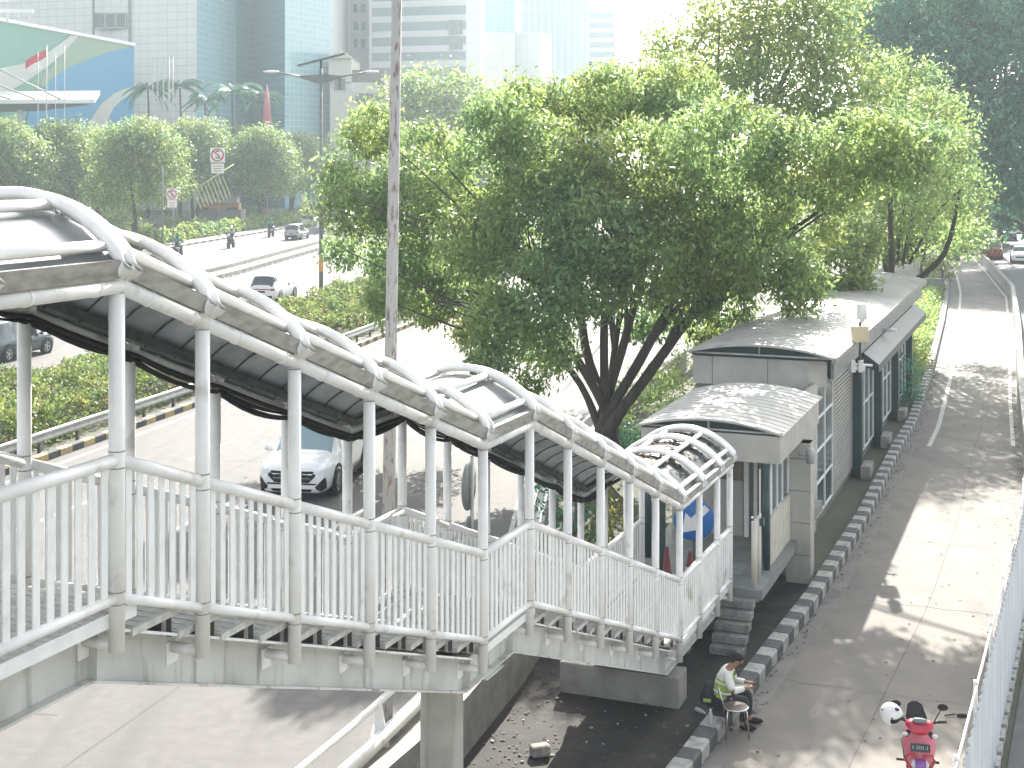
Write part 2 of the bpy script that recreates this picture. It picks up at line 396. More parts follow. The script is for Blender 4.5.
# girders
for v in (.3, 1.4):
    m = MB(); ks = [tY(3), T0, T1, T2, T3, T4-.1]
    for a, b in zip(ks, ks[1:]):
        for (z0, z1, w) in ((-.60, -.255, .03), (-.255, -.235, .2), (-.62, -.60, .2)):
            pa = [B(a, v-w/2, zr(a)+z0), B(b, v-w/2, zr(b)+z0), B(b, v+w/2, zr(b)+z0), B(a, v+w/2, zr(a)+z0)]
            pb = [B(a, v-w/2, zr(a)+z1), B(b, v-w/2, zr(b)+z1), B(b, v+w/2, zr(b)+z1), B(a, v+w/2, zr(a)+z1)]
            m.hexa(pa+pb)
    m.build('girder', 'girder_paint', fb)
    # splice plate with bolts near the left
    m = MB(); t = tY(8.55)
    for dz in (.0,):
        c = B(t, v-.03, zr(t)-.43); m.box(c, (.05, .03, .34), (A, N_, Vector((0,0,1))))
    for i in range(3): m.lathe(B(t-.09, v-.02, zr(t)-.32-.1*i), [(0,.0),(.022,.0),(.022,.02),(0,.02)], 6, ax=(A, Vector((0,0,1)), -N_))
    for t2 in (T1+.12, T2-.02, T3-.1, T0+.05): (lambda q: (q.box(B(t2, v-.055, zr(t2)-.43), (.012, .085, .34), (A, N_, Vector((0,0,1)))), q.build('stiffener', 'girder_paint', fb)))(MB())
    m.build('splice_plate', 'girder_paint', fb)
# cross beams
for t in POSTS[2:]:
    m = MB(); m.beam(B(t, .335, zr(t)-.34), B(t, 1.365, zr(t)-.34), .08, .12); m.build('cross_beam', 'girder_paint', fb)
# decks and treads
def deck(a, b, z):
    m = MB(); m.hexa([B(a,.05,z-.07),B(b,.05,z-.07),B(b,1.65,z-.07),B(a,1.65,z-.07),B(a,.05,z),B(b,.05,z),B(b,1.65,z),B(a,1.65,z)])
    # anti-slip ribs
    t = a+.06
    while t < b-.05:
        m.box(B(t, .85, z+.003), (.02, 1.56, .006), (A, N_, Vector((0,0,1)))); t += .09
    return m.build('deck_slab', 'tread', fb)
def edge_angle(a, b, z, v):
    m = MB(); m.beam(B(a, v, z), B(b, v, z), .02, .09); m.build('deck_edge', 'white_paint', fb)
DZ = -.11
deck(tY(3), T0+.25, 5.99+DZ); deck(T1+.02, T2+.25, 3.71+DZ); deck(T3+.02, T4, 1.2+DZ)
for a, b, z in ((tY(3), T0+.25, 5.99), (T1+.02, T2+.25, 3.71), (T3+.02, T4, 1.2)):
    for v in (.035, 1.665): edge_angle(a, b, z+DZ-.045, v)
for (ta, tb, za, zb, n) in ((T0, T1, 5.99, 3.71, 12), (T2, T3, 3.71, 1.2, 13)):
    run = (tb-ta)/n; rise = (za-zb)/n
    for i in range(1, n):
        a = ta + .25 + (i-1)*run*(n-.48)/(n-1) ; b = a + run*.99; z = za + DZ - i*rise
        if i == n-1: b = min(b, tb+.015)
        m = MB(); m.hexa([B(a,.06,z-.055),B(b,.06,z-.055),B(b,1.64,z-.055),B(a,1.64,z-.055),B(a,.06,z),B(b,.06,z),B(b,1.64,z),B(a,1.64,z)])
        for k in range(5): m.box(B(a+.05+k*.1, .85, z+.003), (.02, 1.5, .006), (A, N_, Vector((0,0,1))))
        for v in (.16, 1.5):
            m.box(B(b-.02, v, z-.055-(rise-.055)/2-.02), (.025, .03, rise-.02), (A, N_, Vector((0,0,1))))
        tr_ = m.build('stair_tread', 'tread', fb)
        m = MB(); m.box(B(b-.012, .85, z-.055-(rise-.02)/2), (.008, 1.5, rise-.03), (A, N_, Vector((0,0,1)))); m.build('shade_riser', 'dark_steel', tr_, local=True)  # added dark plate, its colour stands for the shade under the tread
    m = MB(); m.hexa([B(q,v,zr(q)+o) for o in (-.275,-.262) for q,v in ((ta+.1,.33),(tb+.02,.33),(tb+.02,1.37),(ta+.1,1.37))]); m.build('gap_shade_plate', 'dark_steel', fb)  # dark sheet added below the treads so the gaps look shaded
    # sloping angle under the treads' ends
    for v in (.1, 1.6):
        m = MB(); m.beam(B(ta+.1, v, zr(ta+.1)-.225), B(tb, v, zr(tb)-.225), .05, .02); m.build('tread_angle', 'white_paint', fb)
# posts, brackets, rails
for side, v in (('near', 0.0), ('far', WID)):
    sgn = 1 if v == 0 else -1
    for i, t in enumerate(POSTS):
        m = MB(); m.tube([B(t, v, zr(t)-.37), B(t, v, zr(t)+EV-.02)], .056, 14)
        if i in (15,): pass
        p = m.build('post', 'white_tube', fb)
        m = MB()
        for zz_ in (-.04, .045, .895, 1.01, EV-.05): m.lathe(B(t, v, zr(t)+zz_), [(.0568,-.005),(.0585,0),(.0568,.005)], 14)
        m.build('weld_ring', 'weld', p, local=True)
        m = MB(); m.tube([B(t, v+sgn*.03, zr(t)-.33), B(t, v+sgn*.285, zr(t)-.33)], .042, 12)
        m.box(B(t, v+sgn*.278, zr(t)-.37), (.14, .012, .17), (A, N_, Vector((0,0,1))))
        m.build('bracket', 'white_tube', p, local=True)
    for i, (a, b) in enumerate(zip(POSTS, POSTS[1:])):
        za, zb = zr(a), zr(b); m = MB()
        n = max(3, round((b-a)/.128)); w = .062 if b < T1+.1 else .07
        for k in range(1, n):
            t = lerp(a, b, k/n); z = zr(t)
            m.box(B(t, v, z+.47), (w, .012, .93), (A, N_, Vector((0,0,1))))
        pn = m.build('railing_panel', 'white_paint', fb)
        m = MB(); m.tube([B(a, v, za+.95), B(b, v, zb+.95)], .047, 12); m.build('top_rail', 'white_tube', pn, local=True)
        m = MB(); m.tube([B(a, v, za), B(b, v, zb)], .038, 10); m.build('bottom_rail', 'white_tube', pn, local=True)
# backing sheets fixed behind the last railing bays
# canopy
def arc(t, phi, dr=0):
    v = .85 - (R_+dr)*math.sin(phi); z = zr(t)+EV+.13 + (R_+dr)*math.cos(phi) - R_*math.cos(HA); return B(t, v, z)
CP = POSTS
for t in CP:
    m = MB()
    two = (-.062, .062)
    for d in two:
        tt = t+d
        pts = [arc(tt, HA - 2*HA*k/22) for k in range(23)]
        pts = [B(tt, .03, zr(t)+EV+.01)] + pts + [B(tt, 1.67, zr(t)+EV+.01)]
        m.tube(pts, .045, 12)
    m.build('arch', 'white_tube', fb)
seg = 14
for a, b in zip(CP, CP[1:]):
    # sheet
    ti = a; tj = b
    m = MB(); 
    nt_ = 6
    top = []; bot = []
    for q in range(nt_+1):
        t = lerp(ti, tj, q/nt_)
        for k in range(seg+1):
            phi = HA*.97*(1-2*k/seg); top.append(arc(t, phi, -.095)); bot.append(arc(t, phi, -.115))
    w = seg+1
    fq = [(q*w+k, q*w+k+1, (q+1)*w+k+1, (q+1)*w+k) for q in range(nt_) for k in range(seg)]
    m.add(top, fq, True, 0); m.add(bot, [f[::-1] for f in fq], True, 1)
    e = len(top)
    for q in range(nt_): 
        for k in (0, seg): m.add([top[q*w+k], top[(q+1)*w+k], bot[(q+1)*w+k], bot[q*w+k]], [(0,1,2,3)])
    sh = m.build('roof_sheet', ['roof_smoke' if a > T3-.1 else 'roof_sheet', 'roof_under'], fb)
    m = MB()   # seams under the sheet
    for f in (.17, .5, .83):
        t = lerp(ti, tj, f); m.tube([arc(t, HA*.95*(1-2*k/12), -.122) for k in range(13)], .009, 5)
    m.build('seam', 'dark_steel', sh, local=True)
    for phi in (HA*.80, HA*.30, -HA*.30, -HA*.80):
        m = MB(); m.tube([arc(a+.05, phi, -.035), arc(b-.05, phi, -.035)], .042, 10); m.build('purlin', 'white_tube', fb)
    for v, sg in ((-.02, -1), (1.72, 1)):
        m = MB(); m.tube([B(a, v, zr(a)+EV), B(b, v, zr(b)+EV)], .06, 12)
        for f in (.3, .8):
            t = lerp(a, b, f); t2 = t+.03; m.tube([B(t, v, zr(t)+EV), B(t2, v, zr(t2)+EV)], .066, 12)
        m.build('eave_tube', 'white_tube', fb)
        m = MB()
        pa, pb = B(a+.07, v+sg*.065, zr(a+.07)+EV+.115), B(b-.07, v+sg*.065, zr(b-.07)+EV+.115)
        m.beam(pa, pb, .016, .125); m.beam(pa+Vector((0,0,.06)) - N_*sg*.03, pb+Vector((0,0,.06)) - N_*sg*.03, .07, .012)
        m.beam(pa-Vector((0,0,.06)) - N_*sg*.03, pb-Vector((0,0,.06)) - N_*sg*.03, .07, .012)
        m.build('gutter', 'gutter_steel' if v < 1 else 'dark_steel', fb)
    # inner longitudinal angles under the far haunch
    m = MB(); m.beam(arc(a, -HA*.86, -.17), arc(b, -HA*.86, -.17), .05, .07); m.build('haunch_beam', 'dark_steel', fb)
# fallen leaves lying on the last bays of the roof: see litter below
# cables slung along the far eave
rc = random.Random(5)
for k in range(6):
    m = MB(); pts = []
    ts = [x for x in POSTS if x > tY(7)]
    o1, o2 = rc.uniform(-.05, .05), rc.uniform(-.05, .03)
    for a, b in zip(ts, ts[1:]):
        sag = rc.uniform(.0, .08)
        for q in range(6):
            f = q/6; t = lerp(a, b, f); pts.append(B(t, 1.66+o1, zr(t)+EV-.05+o2-sag*4*f*(1-f)))
    m.tube(pts, .011+.006*(k % 3), 6); m.build('cable', 'black', fb)
# supports
m = MB(); c = B(tY(16.05), .85, 0)
c = G(435, 768); c = Vector((c.x, c.y, 0))
c = B(tY(16.25), .92, 0); m.lathe(c, [(.255, -.1), (.255, 3.09)], 40); m.build('pillar', 'column_concrete', fb)
m = MB(); m.beam(B(tY(16.1), .15, 3.085), B(tY(16.1), 1.6, 3.085), .5, .012); m.build('bearing_plate', 'girder_paint', fb)
m = MB(); c = B(tY(5.2), .85, 0); m.lathe(c, [(.3, -.1), (.3, 5.36)], 32); m.build('pillar', 'column_concrete', fb)
def slab_px(p, q, thick, z0, z1):
    p, q = Vector(p), Vector(q); t = (q-p).normalized(); n = Vector((-t.y, t.x, 0))
    m = MB(); m.hexa([(*v.xy, z) for z in (z0, z1) for v in (p, q, q+n*thick, p+n*thick)]); return m
m = slab_px((.80, 23.62, 0), (2.72, 22.86, 0), .55, -.05, .54); m.build('foundation_block', 'concrete', fb, bevel=.02)
m = MB(); 
for v in (.3, 1.4): m.box(B(tY(24.0), v, .56), (.3, .24, .035), (A, N_, Vector((0,0,1))))
m.build('bearing_plate', 'dark_steel', fb)

# ================================================================ BUS STATION
AS = Vector((.367, .930, 0)).normalized(); NS = Vector((-AS.y, AS.x, 0)); O_S = Vector((5.28, 27.3, 0))
def Q(t, v, z): p = O_S + AS*t + NS*v; return Vector((p.x, p.y, z))
AX = (AS, NS, Vector((0,0,1)))
def qbox(m, t0, t1, v0, v1, z0, z1, mi=0):
    return m.hexa([Q(t0,v1,z0),Q(t0,v0,z0),Q(t1,v0,z0),Q(t1,v1,z0),Q(t0,v1,z1),Q(t0,v0,z1),Q(t1,v0,z1),Q(t1,v1,z1)], mi)
def vault(t0, t1, v0, v1, z, rise, th, step=.0):
    """curved metal roof with standing ribs"""
    m = MB(); n = 16; k = max(2, int((t1-t0)/.33))
    def zz(f): return z + rise*(1-(2*f-1)**2)
    for s_, sg in ((0, 0), (th, 1)):
        vs = [Q(lerp(t0,t1,i/k), lerp(v0,v1,j/n), zz(j/n)-s_) for i in range(k+1) for j in range(n+1)]
        fs = [(i*(n+1)+j, (i+1)*(n+1)+j, (i+1)*(n+1)+j+1, i*(n+1)+j+1) for i in range(k) for j in range(n)]
        m.add(vs, fs if sg else [f[::-1] for f in fs], True)
    for t in (t0, t1):
        for j in range(n): m.add([Q(t,lerp(v0,v1,j/n),zz(j/n)), Q(t,lerp(v0,v1,(j+1)/n),zz((j+1)/n)), Q(t,lerp(v0,v1,(j+1)/n),zz((j+1)/n)-th), Q(t,lerp(v0,v1,j/n),zz(j/n)-th)], [(0,1,2,3)])
    for v, f in ((v0, 0), (v1, 1)): m.add([Q(t0,v,zz(f)),Q(t1,v,zz(f)),Q(t1,v,zz(f)-th),Q(t0,v,zz(f)-th)], [(0,1,2,3)])
    for i in range(0, k+1):
        t = lerp(t0+.012, t1-.012, i/k); pts = [Q(t, lerp(v0,v1,j/n), zz(j/n)+.002) for j in range(n+1)]
        m.tube(pts, .008, 4, smooth=False)
    return m, zz
# --- entrance shelter
es = thing('entrance_shelter', Q(2, 1.5, 0), 'small grey entrance pavilion with low curved metal roof at the foot of the footbridge', 'pavilion')
m, _ = vault(0, 4.85, 0, 2.98, 3.62, .22, .03); m.build('roof', 'metal_roof', es)
m = MB(); qbox(m, .12, 4.8, .08, .16, 3.03, 3.57); qbox(m, .12, .2, .16, 1.42, 3.03, 3.57); qbox(m, .12, .2, 1.435, 2.85, 3.03, 3.57); qbox(m, .12, 4.8, 2.85, 2.9, 3.03, 3.57)
qbox(m, .2, 4.8, .16, 2.85, 3.03, 3.06)
m.build('fascia', 'panel', es)
def gable(t, v0, v1, z, rise, zb):
    m = MB(); n = 14; q = [Q(t, lerp(v0,v1,j/n), z+rise*(1-(2*j/n-1)**2)-.035) for j in range(n+1)]
    m.add(q+[Q(t, v1-.05, zb), Q(t, v0+.05, zb)], [tuple(range(n+3))]); return m
m = gable(.35, 0, 2.98, 3.62, .22, 3.56)
m.build('gable', 'teal_dark', es)
m = MB(); m.tube([Q(.1,.02,3.63), Q(.1,2.95,3.63)], .022, 8); m.tube([Q(.1,1.5,3.63), Q(.1,1.5,3.81)], .02, 8); m.build('gable_truss', 'galv', es)
m = MB(); qbox(m, -1.28, 6.2, .22, 3.0, .72, .95); m.build('floor', 'fascia_grey', es)
m = MB()
for i in range(9): qbox(m, -.4+i*.09, -.37+i*.09, .75, 1.25, .95, .956)
m.build('tactile_strip', 'galv', es)
m = MB(); qbox(m, -1.1, 2.4, .9, 2.9, .03, .72); m.build('plinth', 'concrete', es)
m = MB(); qbox(m, .4, 2.45, .30, .345, .96, 1.92)
for i in range(9): qbox(m, .5+i*.23, .52+i*.23, .288, .30, .96, 1.92)
pn = m.build('side_panel', 'cream', es)
m = MB(); m.tube([Q(.3,.32,1.95), Q(2.45,.32,1.95)], .03, 8); m.build('rail', 'galv', pn, local=True)
m = MB(); qbox(m, -1.2, 2.5, .16, .24, .74, .93); m.build('floor_edge', 'panel_grey', es)
for (t, w) in ((.42, .07), (1.05, .05), (1.6, .05), (2.25, .05)):
    m = MB(); qbox(m, t, t+w, .30, .36, 1.97, 3.03); m.build('window_post', 'white_paint', es)
m = MB(); qbox(m, .5, 2.3, .325, .335, 2.0, 3.0); m.build('window', 'glass_dark', es)
m = MB(); m.tube([Q(.1,.34,.95), Q(.1,.34,3.03)], .07, 14); m.build('pillar', 'teal_dark', es)
m = MB(); m.tube([Q(.1,2.75,.95), Q(.1,2.75,3.03)], .07, 14); m.build('pillar', 'teal_dark', es)
m = MB(); m.tube([Q(-1.15,.32,.95), Q(-1.15,.32,2.2)], .055, 12); m.build('gate_post', 'cream', es)
m = MB(); m.tube([Q(-.75,.32,.95), Q(-.75,.32,2.2)], .045, 12); m.build('gate_post', 'cream', es)
m = MB(); qbox(m, -.62, -.1, .40, .425, 1.05, 2.1); qbox(m, -.3,-.27,.38,.40,1.9,3.0); m.build('gate_leaf', 'sign_white', es)
m = MB(); m.box(Q(-.72,.27,2.1), (.14,.10,.14), AX); m.build('gate_lock', 'teal_dark', es)
m = MB(); m.tube([Q(.55,.6,.97), Q(.55,.6,1.85), Q(.1,.62,1.95)], .022, 8); m.tube([Q(.55,.6,1.4), Q(.05,.62,1.3)], .018, 8); m.build('grab_rail', 'chrome', es)
m = MB(); qbox(m, 2.35, 2.42, 1.3, 2.85, .95, 2.1); qbox(m, 2.33,2.35,1.3,2.85,2.08,2.13); m.build('back_wall', 'panel', es)
m = MB(); qbox(m, 2.35, 2.42, 1.3, 2.85, 2.14, 3.03); m.build('upper_wall', 'brown_panel', es)
m = MB(); qbox(m, 2.3, 2.4, 1.16, 1.26, .95, 3.03); qbox(m, 2.3, 2.4, .98, 1.05, .95, 3.03); m.build('door_frame', 'white_paint', es)
m = MB(); qbox(m, 4.7, 4.8, .5, 2.85, .95, 3.03); m.build('inner_wall', 'panel_grey', es)
m = MB(); qbox(m, 2.86, 6.9, .48, .56, .03, 3.6); m.build('side_wall', 'panel', es)
m = MB()   # corner pier of flat grey panels with dark joints
for z0, z1 in ((.0,.62),(.635,1.30),(1.315,1.98),(1.995,2.66),(2.675,3.0)): qbox(m, 2.5, 2.95, -.12, .40, z0, z1)
qbox(m, 2.52, 2.93, -.10, .38, .0, 3.0, 1); m.build('corner_pier', ['panel', 'dark_steel'], es)
m = MB(); m.tube([Q(2.0,.06,2.86), Q(2.0,-.16,2.86)], .025, 8); m.lathe(Q(2.0,-.2,2.86), [(0,-.17),(.08,-.16),(.1,-.05),(.1,.08),(.05,.15),(0,.16)], 14)
tag(m.build('wall_lamp', 'galv'), 'round grey lamp sticking out of the pavilion side under its roof corner', 'lamp')
# steps
st = thing('concrete_steps', Q(-2.4, .6, 0), 'five worn tread plate steps climbing to the pavilion floor beside the footbridge end', 'steps')
for i in range(5):
    m = MB(); t0 = -2.35+i*.214; qbox(m, t0, t0+.28 if i < 4 else -1.285, .27, .90, (.03 if i == 0 else .02+i*.155), .16+i*.155)
    for k in range(9):
        for r in range(2): m.box(Q(t0-.008, .32+k*.068, .05+i*.155+r*.055+.01*(k % 2)), (.016, .045, .022), AX)
        m.box(Q(t0+.1, .32+k*.068, .163+i*.155), (.12, .03, .006), AX)
    m.build('step', 'step_plate', st, bevel=.008)
# --- main hall
bs = thing('bus_station', Q(18, 2, 0), 'long grey bus station hall with pale curved metal roof beside the bus lane', 'bus station')
TA, TB = 6.45, 30.2
m, zz = vault(TA, TB, 0, 3.6, 4.27, .24, .04); m.build('roof', 'metal_roof', bs)
m = MB(); qbox(m, TA+.3, TA+.36, .66, 1.62, 3.45, 4.14); qbox(m, TA+.3, TA+.36, 1.635, 3.0, 3.45, 4.14); qbox(m, TA+.3, TA+.36, 3.015, 3.5, 3.45, 4.14)
qbox(m, TA+.36, TA+.8, .66, 3.5, 3.45, 4.12)
m.add([Q(TA+.3,.66,3.45),Q(TA+1.0,.3,3.45),Q(TA+1.0,.3,4.14),Q(TA+.3,.66,4.14)], [(0,1,2,3)])
m.build('fascia', 'panel', bs)
m = gable(TA+.45, 0, 3.6, 4.27, .24, 4.13); m.build('gable', 'teal_dark', bs)
m = MB(); m.tube([Q(TA+.1,.02,4.25), Q(TA+.1,3.56,4.25)], .025, 8); m.tube([Q(TA+.1,1.8,4.25), Q(TA+.1,1.8,4.48)], .02, 8); m.build('gable_truss', 'galv', bs)
m = MB(); qbox(m, TA+1.0, TB-.2, .14, .22, 3.62, 4.2); m.build('side_fascia', 'fascia_grey', bs)
m = MB(); qbox(m, TA+.02, TB, -.05, .05, 4.14, 4.262); m.build('roof_gutter', 'gutter_steel', bs)
m = MB(); qbox(m, TA+1.0, TB-.2, .22, .5, 3.55, 3.64); m.build('soffit', 'fascia_grey', bs)
m = MB(); qbox(m, TA+.5, TB-.3, .54, 3.4, 0, .95); qbox(m, TA+.5, TB-.3, 3.35, 3.45, .95, 4.1); qbox(m, TA+.5, TA+.56, .6, 3.35, .95, 3.5); qbox(m, TB-.4, TB-.3, .54, 3.35, .95, 4.1)
m.build('wall', 'panel_grey', bs)
m = MB(); qbox(m, TA+.5, TB-.3, 1.4, 1.45, .95, 3.6); m.build('inner_wall', 'fascia_grey', bs)
def twin(ta, tb, za, zb, nt2, nz, name='window', gm='glass_dark', v=.5):
    m = MB(); w = .05
    for i in range(nt2+1):
        t = lerp(ta, tb-w, i/nt2); qbox(m, t, t+w, v-.03, v+.03, za, zb)
    for j in range(nz+1):
        z = lerp(za, zb-w, j/nz)
        for i in range(nt2):
            t = lerp(ta, tb-w, i/nt2)+w; t2 = lerp(ta, tb-w, (i+1)/nt2); qbox(m, t, t2, v-.025, v+.025, z, z+w)
    f = m.build(name, 'white_paint', bs)
    m = MB(); qbox(m, ta+.02, tb-.02, v-.005, v+.005, za+.02, zb-.02); m.build('pane', gm, f, local=True)
twin(6.95, 9.5, .3, 3.5, 2, 4)
m = MB()  # lattice screen: diagonal slats
qbox(m, 9.55, 9.63, .46, .54, .3, 3.5); qbox(m, 12.5, 12.58, .46, .54, .3, 3.5); qbox(m, 9.63, 12.5, .46, .54, .3, .36); qbox(m, 9.63, 12.5, .46, .54, 3.44, 3.5)
for i in range(28):
    z = .42+i*.108; qbox(m, 9.63, 12.5, .465, .49, z, z+.05)
for i in range(20):
    t = 9.75+i*.14; qbox(m, t, t+.04, .492, .51, .36, 3.44)
m.build('louvre_screen', 'panel', bs)
qd = [tY(0)]
PT = [13.25, 17.85, 22.6, 27.3]
for t in PT:
    m = MB(); qbox(m, t-.16, t+.16, .22, .5, .0, 3.55); m.build('pillar', 'teal_dark', bs)
    m = MB(); qbox(m, t-.5, t+.35, -.05, .215, .03, .42); m.build('plinth', 'concrete', bs, bevel=.02)
for a, b in zip(PT, PT[1:]):
    twin(a+.2, b-.2, .35, 3.1, 4, 2, 'door_panel', 'glass_pane', .48)
m = MB(); qbox(m, 12.62, 13.05, .46, .52, .3, 3.5); qbox(m, 27.5, 29.8, .46, .52, .3, 3.5); m.build('end_panel', 'panel_grey', bs)
m = MB(); m.hexa([Q(12.9,.14,3.2),Q(12.9,-.28,3.05),Q(27.2,-.28,3.05),Q(27.2,.14,3.2),Q(12.9,.14,3.58),Q(12.9,-.28,3.27),Q(27.2,-.28,3.27),Q(27.2,.14,3.58)])
m.build('awning', 'awning_dark', bs)
m = MB(); m.tube([Q(17.5,.12,3.7), Q(17.5,-.25,3.72)], .05, 10); m.build('awning_lamp', 'lamp_white', bs)
# floodlight with junction box on the hall roof edge
fl = thing('floodlight', Q(9.2, -.1, 4.2), 'white tube lamp above a cream box on a dark mast at the hall eave', 'floodlight')
c = P(860, 395, 36.5); bx = Vector((c.x, c.y, 0))
def fz(y): return H - 36.5*(y-HY)/F
m = MB(); m.tube([(bx.x, bx.y, fz(380)), (bx.x, bx.y, fz(322))], .035, 8); m.build('mast', 'dark_steel', fl)
m = MB(); m.box((bx.x, bx.y, fz(334)), (.42, .22, .42)); m.build('junction_box', 'cream_box', fl, bevel=.02)
m = MB(); m.lathe((bx.x+.05, bx.y, fz(320)), [(.04,-.08),(.07,0),(.13,.03),(.13,.38),(.09,.42),(0,.42)], 16); m.build('lamp', 'lamp_white', fl)
m = MB(); m.tube([(bx.x-.75, bx.y+.1, fz(363)), (bx.x+.3, bx.y-.1, fz(365))], .03, 8); m.tube([(bx.x-.5, bx.y+.1, fz(363)), (bx.x-.9, bx.y+.3, fz(368))], .03, 8)
m.box((bx.x-.08, bx.y, fz(368)), (.42,.08,.1)); m.box((bx.x-.2, bx.y-.06, fz(366)), (.12,.1,.3)); m.box((bx.x+.0, bx.y-.06, fz(366)), (.12,.1,.3)); m.build('bracket', 'lamp_white', fl)
# ================================================================ STREET FURNITURE
# retaining wall between the highway and the island
rng_ = np.random.default_rng(11)
def ribbon_wall(fn, y0, y1, th, h, off=0, z0=0, st=1.5, mi=0, m=None, hf=None):
    m = m or MB(); Y = ys(y0, y1, st); ring = []
    for y in Y:
        x = interp(fn, y)+off; hh = hf(y) if hf else h
        ring.append([(x, y, z0), (x-th, y+.35*th, z0), (x-th+.03, y+.35*th, z0+hh), (x-.03, y, z0+hh)])
    vs = [p for r in ring for p in r]; n = len(Y)
    fs = [(4*i+k, 4*i+(k+1)%4, 4*(i+1)+(k+1)%4, 4*(i+1)+k) for i in range(n-1) for k in range(4)]
    m.add(vs, [f[::-1] for f in fs]+[(0,1,2,3),tuple(4*(n-1)+k for k in (3,2,1,0))], mi=mi); return m
m = ribbon_wall(RW, 6, 60, .28, .86); o = m.build('retaining_wall', 'concrete')
tag(o, 'stained concrete retaining wall running below the footbridge beside the dark island', 'wall')
m = ribbon_wall([(5,-8.4),(20.7,-1.55),(24.8,-.25),(30,.75),(40,1.5),(60,7)], 6, 44, .38, .34); o = m.build('concrete_plinth', 'concrete')
tag(o, 'low concrete plinth at the highway edge carrying the rusty pole', 'plinth')
def rail_pipe(m, fn, off, y0, y1, z, r, st=2):
    m.tube([(interp(fn,y)+off, y, z) for y in ys(y0,y1,st)], r, 10)
pr = thing('pipe_guardrail', (-3, 21, 0), 'white double pipe guard rail along the highway edge beneath the footbridge', 'guard rail')
PG = [(5,-8),(18.5,-2.8),(20.9,-1.9),(24.8,-.75),(30,.3),(40,1.1),(60,6.4)]
m = MB(); rail_pipe(m, PG, 0, 10, 44, .95, .055); m.build('top_pipe', 'white_tube', pr)
m = MB(); rail_pipe(m, PG, .12, 10, 44, .5, .11); m.build('lower_pipe', 'white_tube', pr)
y = 11.3
while y < 44:
    x = interp(PG, y); m = MB(); m.hexa([(x-.1,y-.06,0),(x+.22,y-.06,0),(x+.22,y+.06,0),(x-.1,y+.06,0),(x-.04,y-.05,.93),(x+.05,y-.05,.93),(x+.05,y+.05,.93),(x-.04,y+.05,.93)]); m.build('post', 'white_paint', pr); y += 2.35
rp = P(386, 742, 21.2); 
m = MB(); m.tube([(rp.x, rp.y, .3), (rp.x+.07, rp.y, 6), (rp.x+.215, rp.y, 14.5)], [.10, .092, .07], 18); up = m.build('utility_pole', 'rust_pole')
tag(up, 'tall rust stained metal pole rising past the canopy in front of the big tree', 'pole')
m = MB(); m.box((rp.x, rp.y, .345), (.42,.42,.03)); m.lathe((rp.x, rp.y, .36), [(.13,0),(.13,.05),(.1,.12)], 14); m.build('base_plate', 'galv', up, local=True)
# W-beam guard rails
def wbeam(name, fn, off, y0, y1, label, z=.62, postst=2.0, mat='galv', h=.32):
    t = thing(name, (interp(fn, y0)+off, y0, 0), label, 'guard rail')
    Y = ys(y0, y1, 1.5); prof = [(0,-.5),(.05,-.38),(.05,-.2),(-.01,-.06),(-.01,.06),(.05,.2),(.05,.38),(0,.5)]
    vs = [(interp(fn,y)+off+a, y, z+b*h) for y in Y for a, b in prof]; k = len(prof)
    m = MB(); m.add(vs, [(i*k+j, i*k+j+1, (i+1)*k+j+1, (i+1)*k+j) for i in range(len(Y)-1) for j in range(k-1)], True)
    m.add([(x-.012, y_, z_) for x, y_, z_ in vs], [(i*k+j, (i+1)*k+j, (i+1)*k+j+1, i*k+j+1) for i in range(len(Y)-1) for j in range(k-1)], True)
    r = m.build('rail_beam', mat, t)
    y = y0+.4
    while y < y1 and y < y0+90:
        x = interp(fn, y)+off-.09; m = MB(); m.box((x, y, z/2+.05), (.1,.12,z+.1)); m.build('post', 'dark_steel' if name == 'hedge_guardrail' else mat, t); y += postst
    return t
wbeam('hedge_guardrail', L1, -.45, 30, 118, 'long grey guard rail in front of the clipped hedge and yellow black kerb')
wbeam('barrier_guardrail', L3, .35, 70, 190, 'pale guard rail on short posts along the concrete divider before the scooters', z=.5, mat='white_paint')
m = ribbon_wall(L3, 60, 200, .35, .9, off=-.1); tag(m.build('divider_wall', 'concrete'), 'low grey concrete divider wall between the far road and the scooter lane', 'wall')
# bus lane boundary: corrugated sheet fence then concrete barrier
fe = thing('sheet_fence', (7, 21, 0), 'white corrugated metal sheet fence closing the near right side of the bus lane', 'fence')
rf = random.Random(9)
m = MB(); y = 6.0; vs = []
Yf = ys(6, 36.5, .07)
for i, y in enumerate(Yf):
    x = interp(FB, y)+.05 + (.018 if i % 4 in (1,2) else -.018) ; j = rf.uniform(-.012,.012) if i % 14 else .03
    vs += [(x, y, .0 + (rf.uniform(0,.03))), (x, y, 1.88+j)]
m.add(vs, [(2*i, 2*i+2, 2*i+3, 2*i+1) for i in range(len(Yf)-1)])
m.add([(a+.006, b, c) for a, b, c in vs], [(2*i, 2*i+1, 2*i+3, 2*i+2) for i in range(len(Yf)-1)])
m.build('sheet', 'fence_sheet', fe)
m = MB(); rail_pipe(m, FB, -.03, 6, 36.5, 1.88, .02); rail_pipe(m, FB, -.03, 6, 36.5, 1.1, .02); m.build('top_rail', 'galv', fe)
y = 7
while y < 36: m = MB(); m.tube([(interp(FB,y)-.05,y,0),(interp(FB,y)-.05,y,1.94)], .03, 8); m.build('post', 'white_tube', fe); y += 2.4
m = MB(); Y = ys(6, 36.5, .5)
for i, y in enumerate(Y[:-1]):
    x = interp(FB, y)+.11; a = Vector((x, y, .07)); b = Vector((interp(FB, y+.36)+.11, y+.36, .07)); m.beam(a, b, .07, .12)
m.build('base_blocks', 'kerb_white', fe)
m = ribbon_wall(FB, 36.6, 165, .28, .8, off=.28); tag(m.build('barrier_wall', 'concrete'), 'low concrete barrier wall curving along the far part of the bus lane', 'wall')

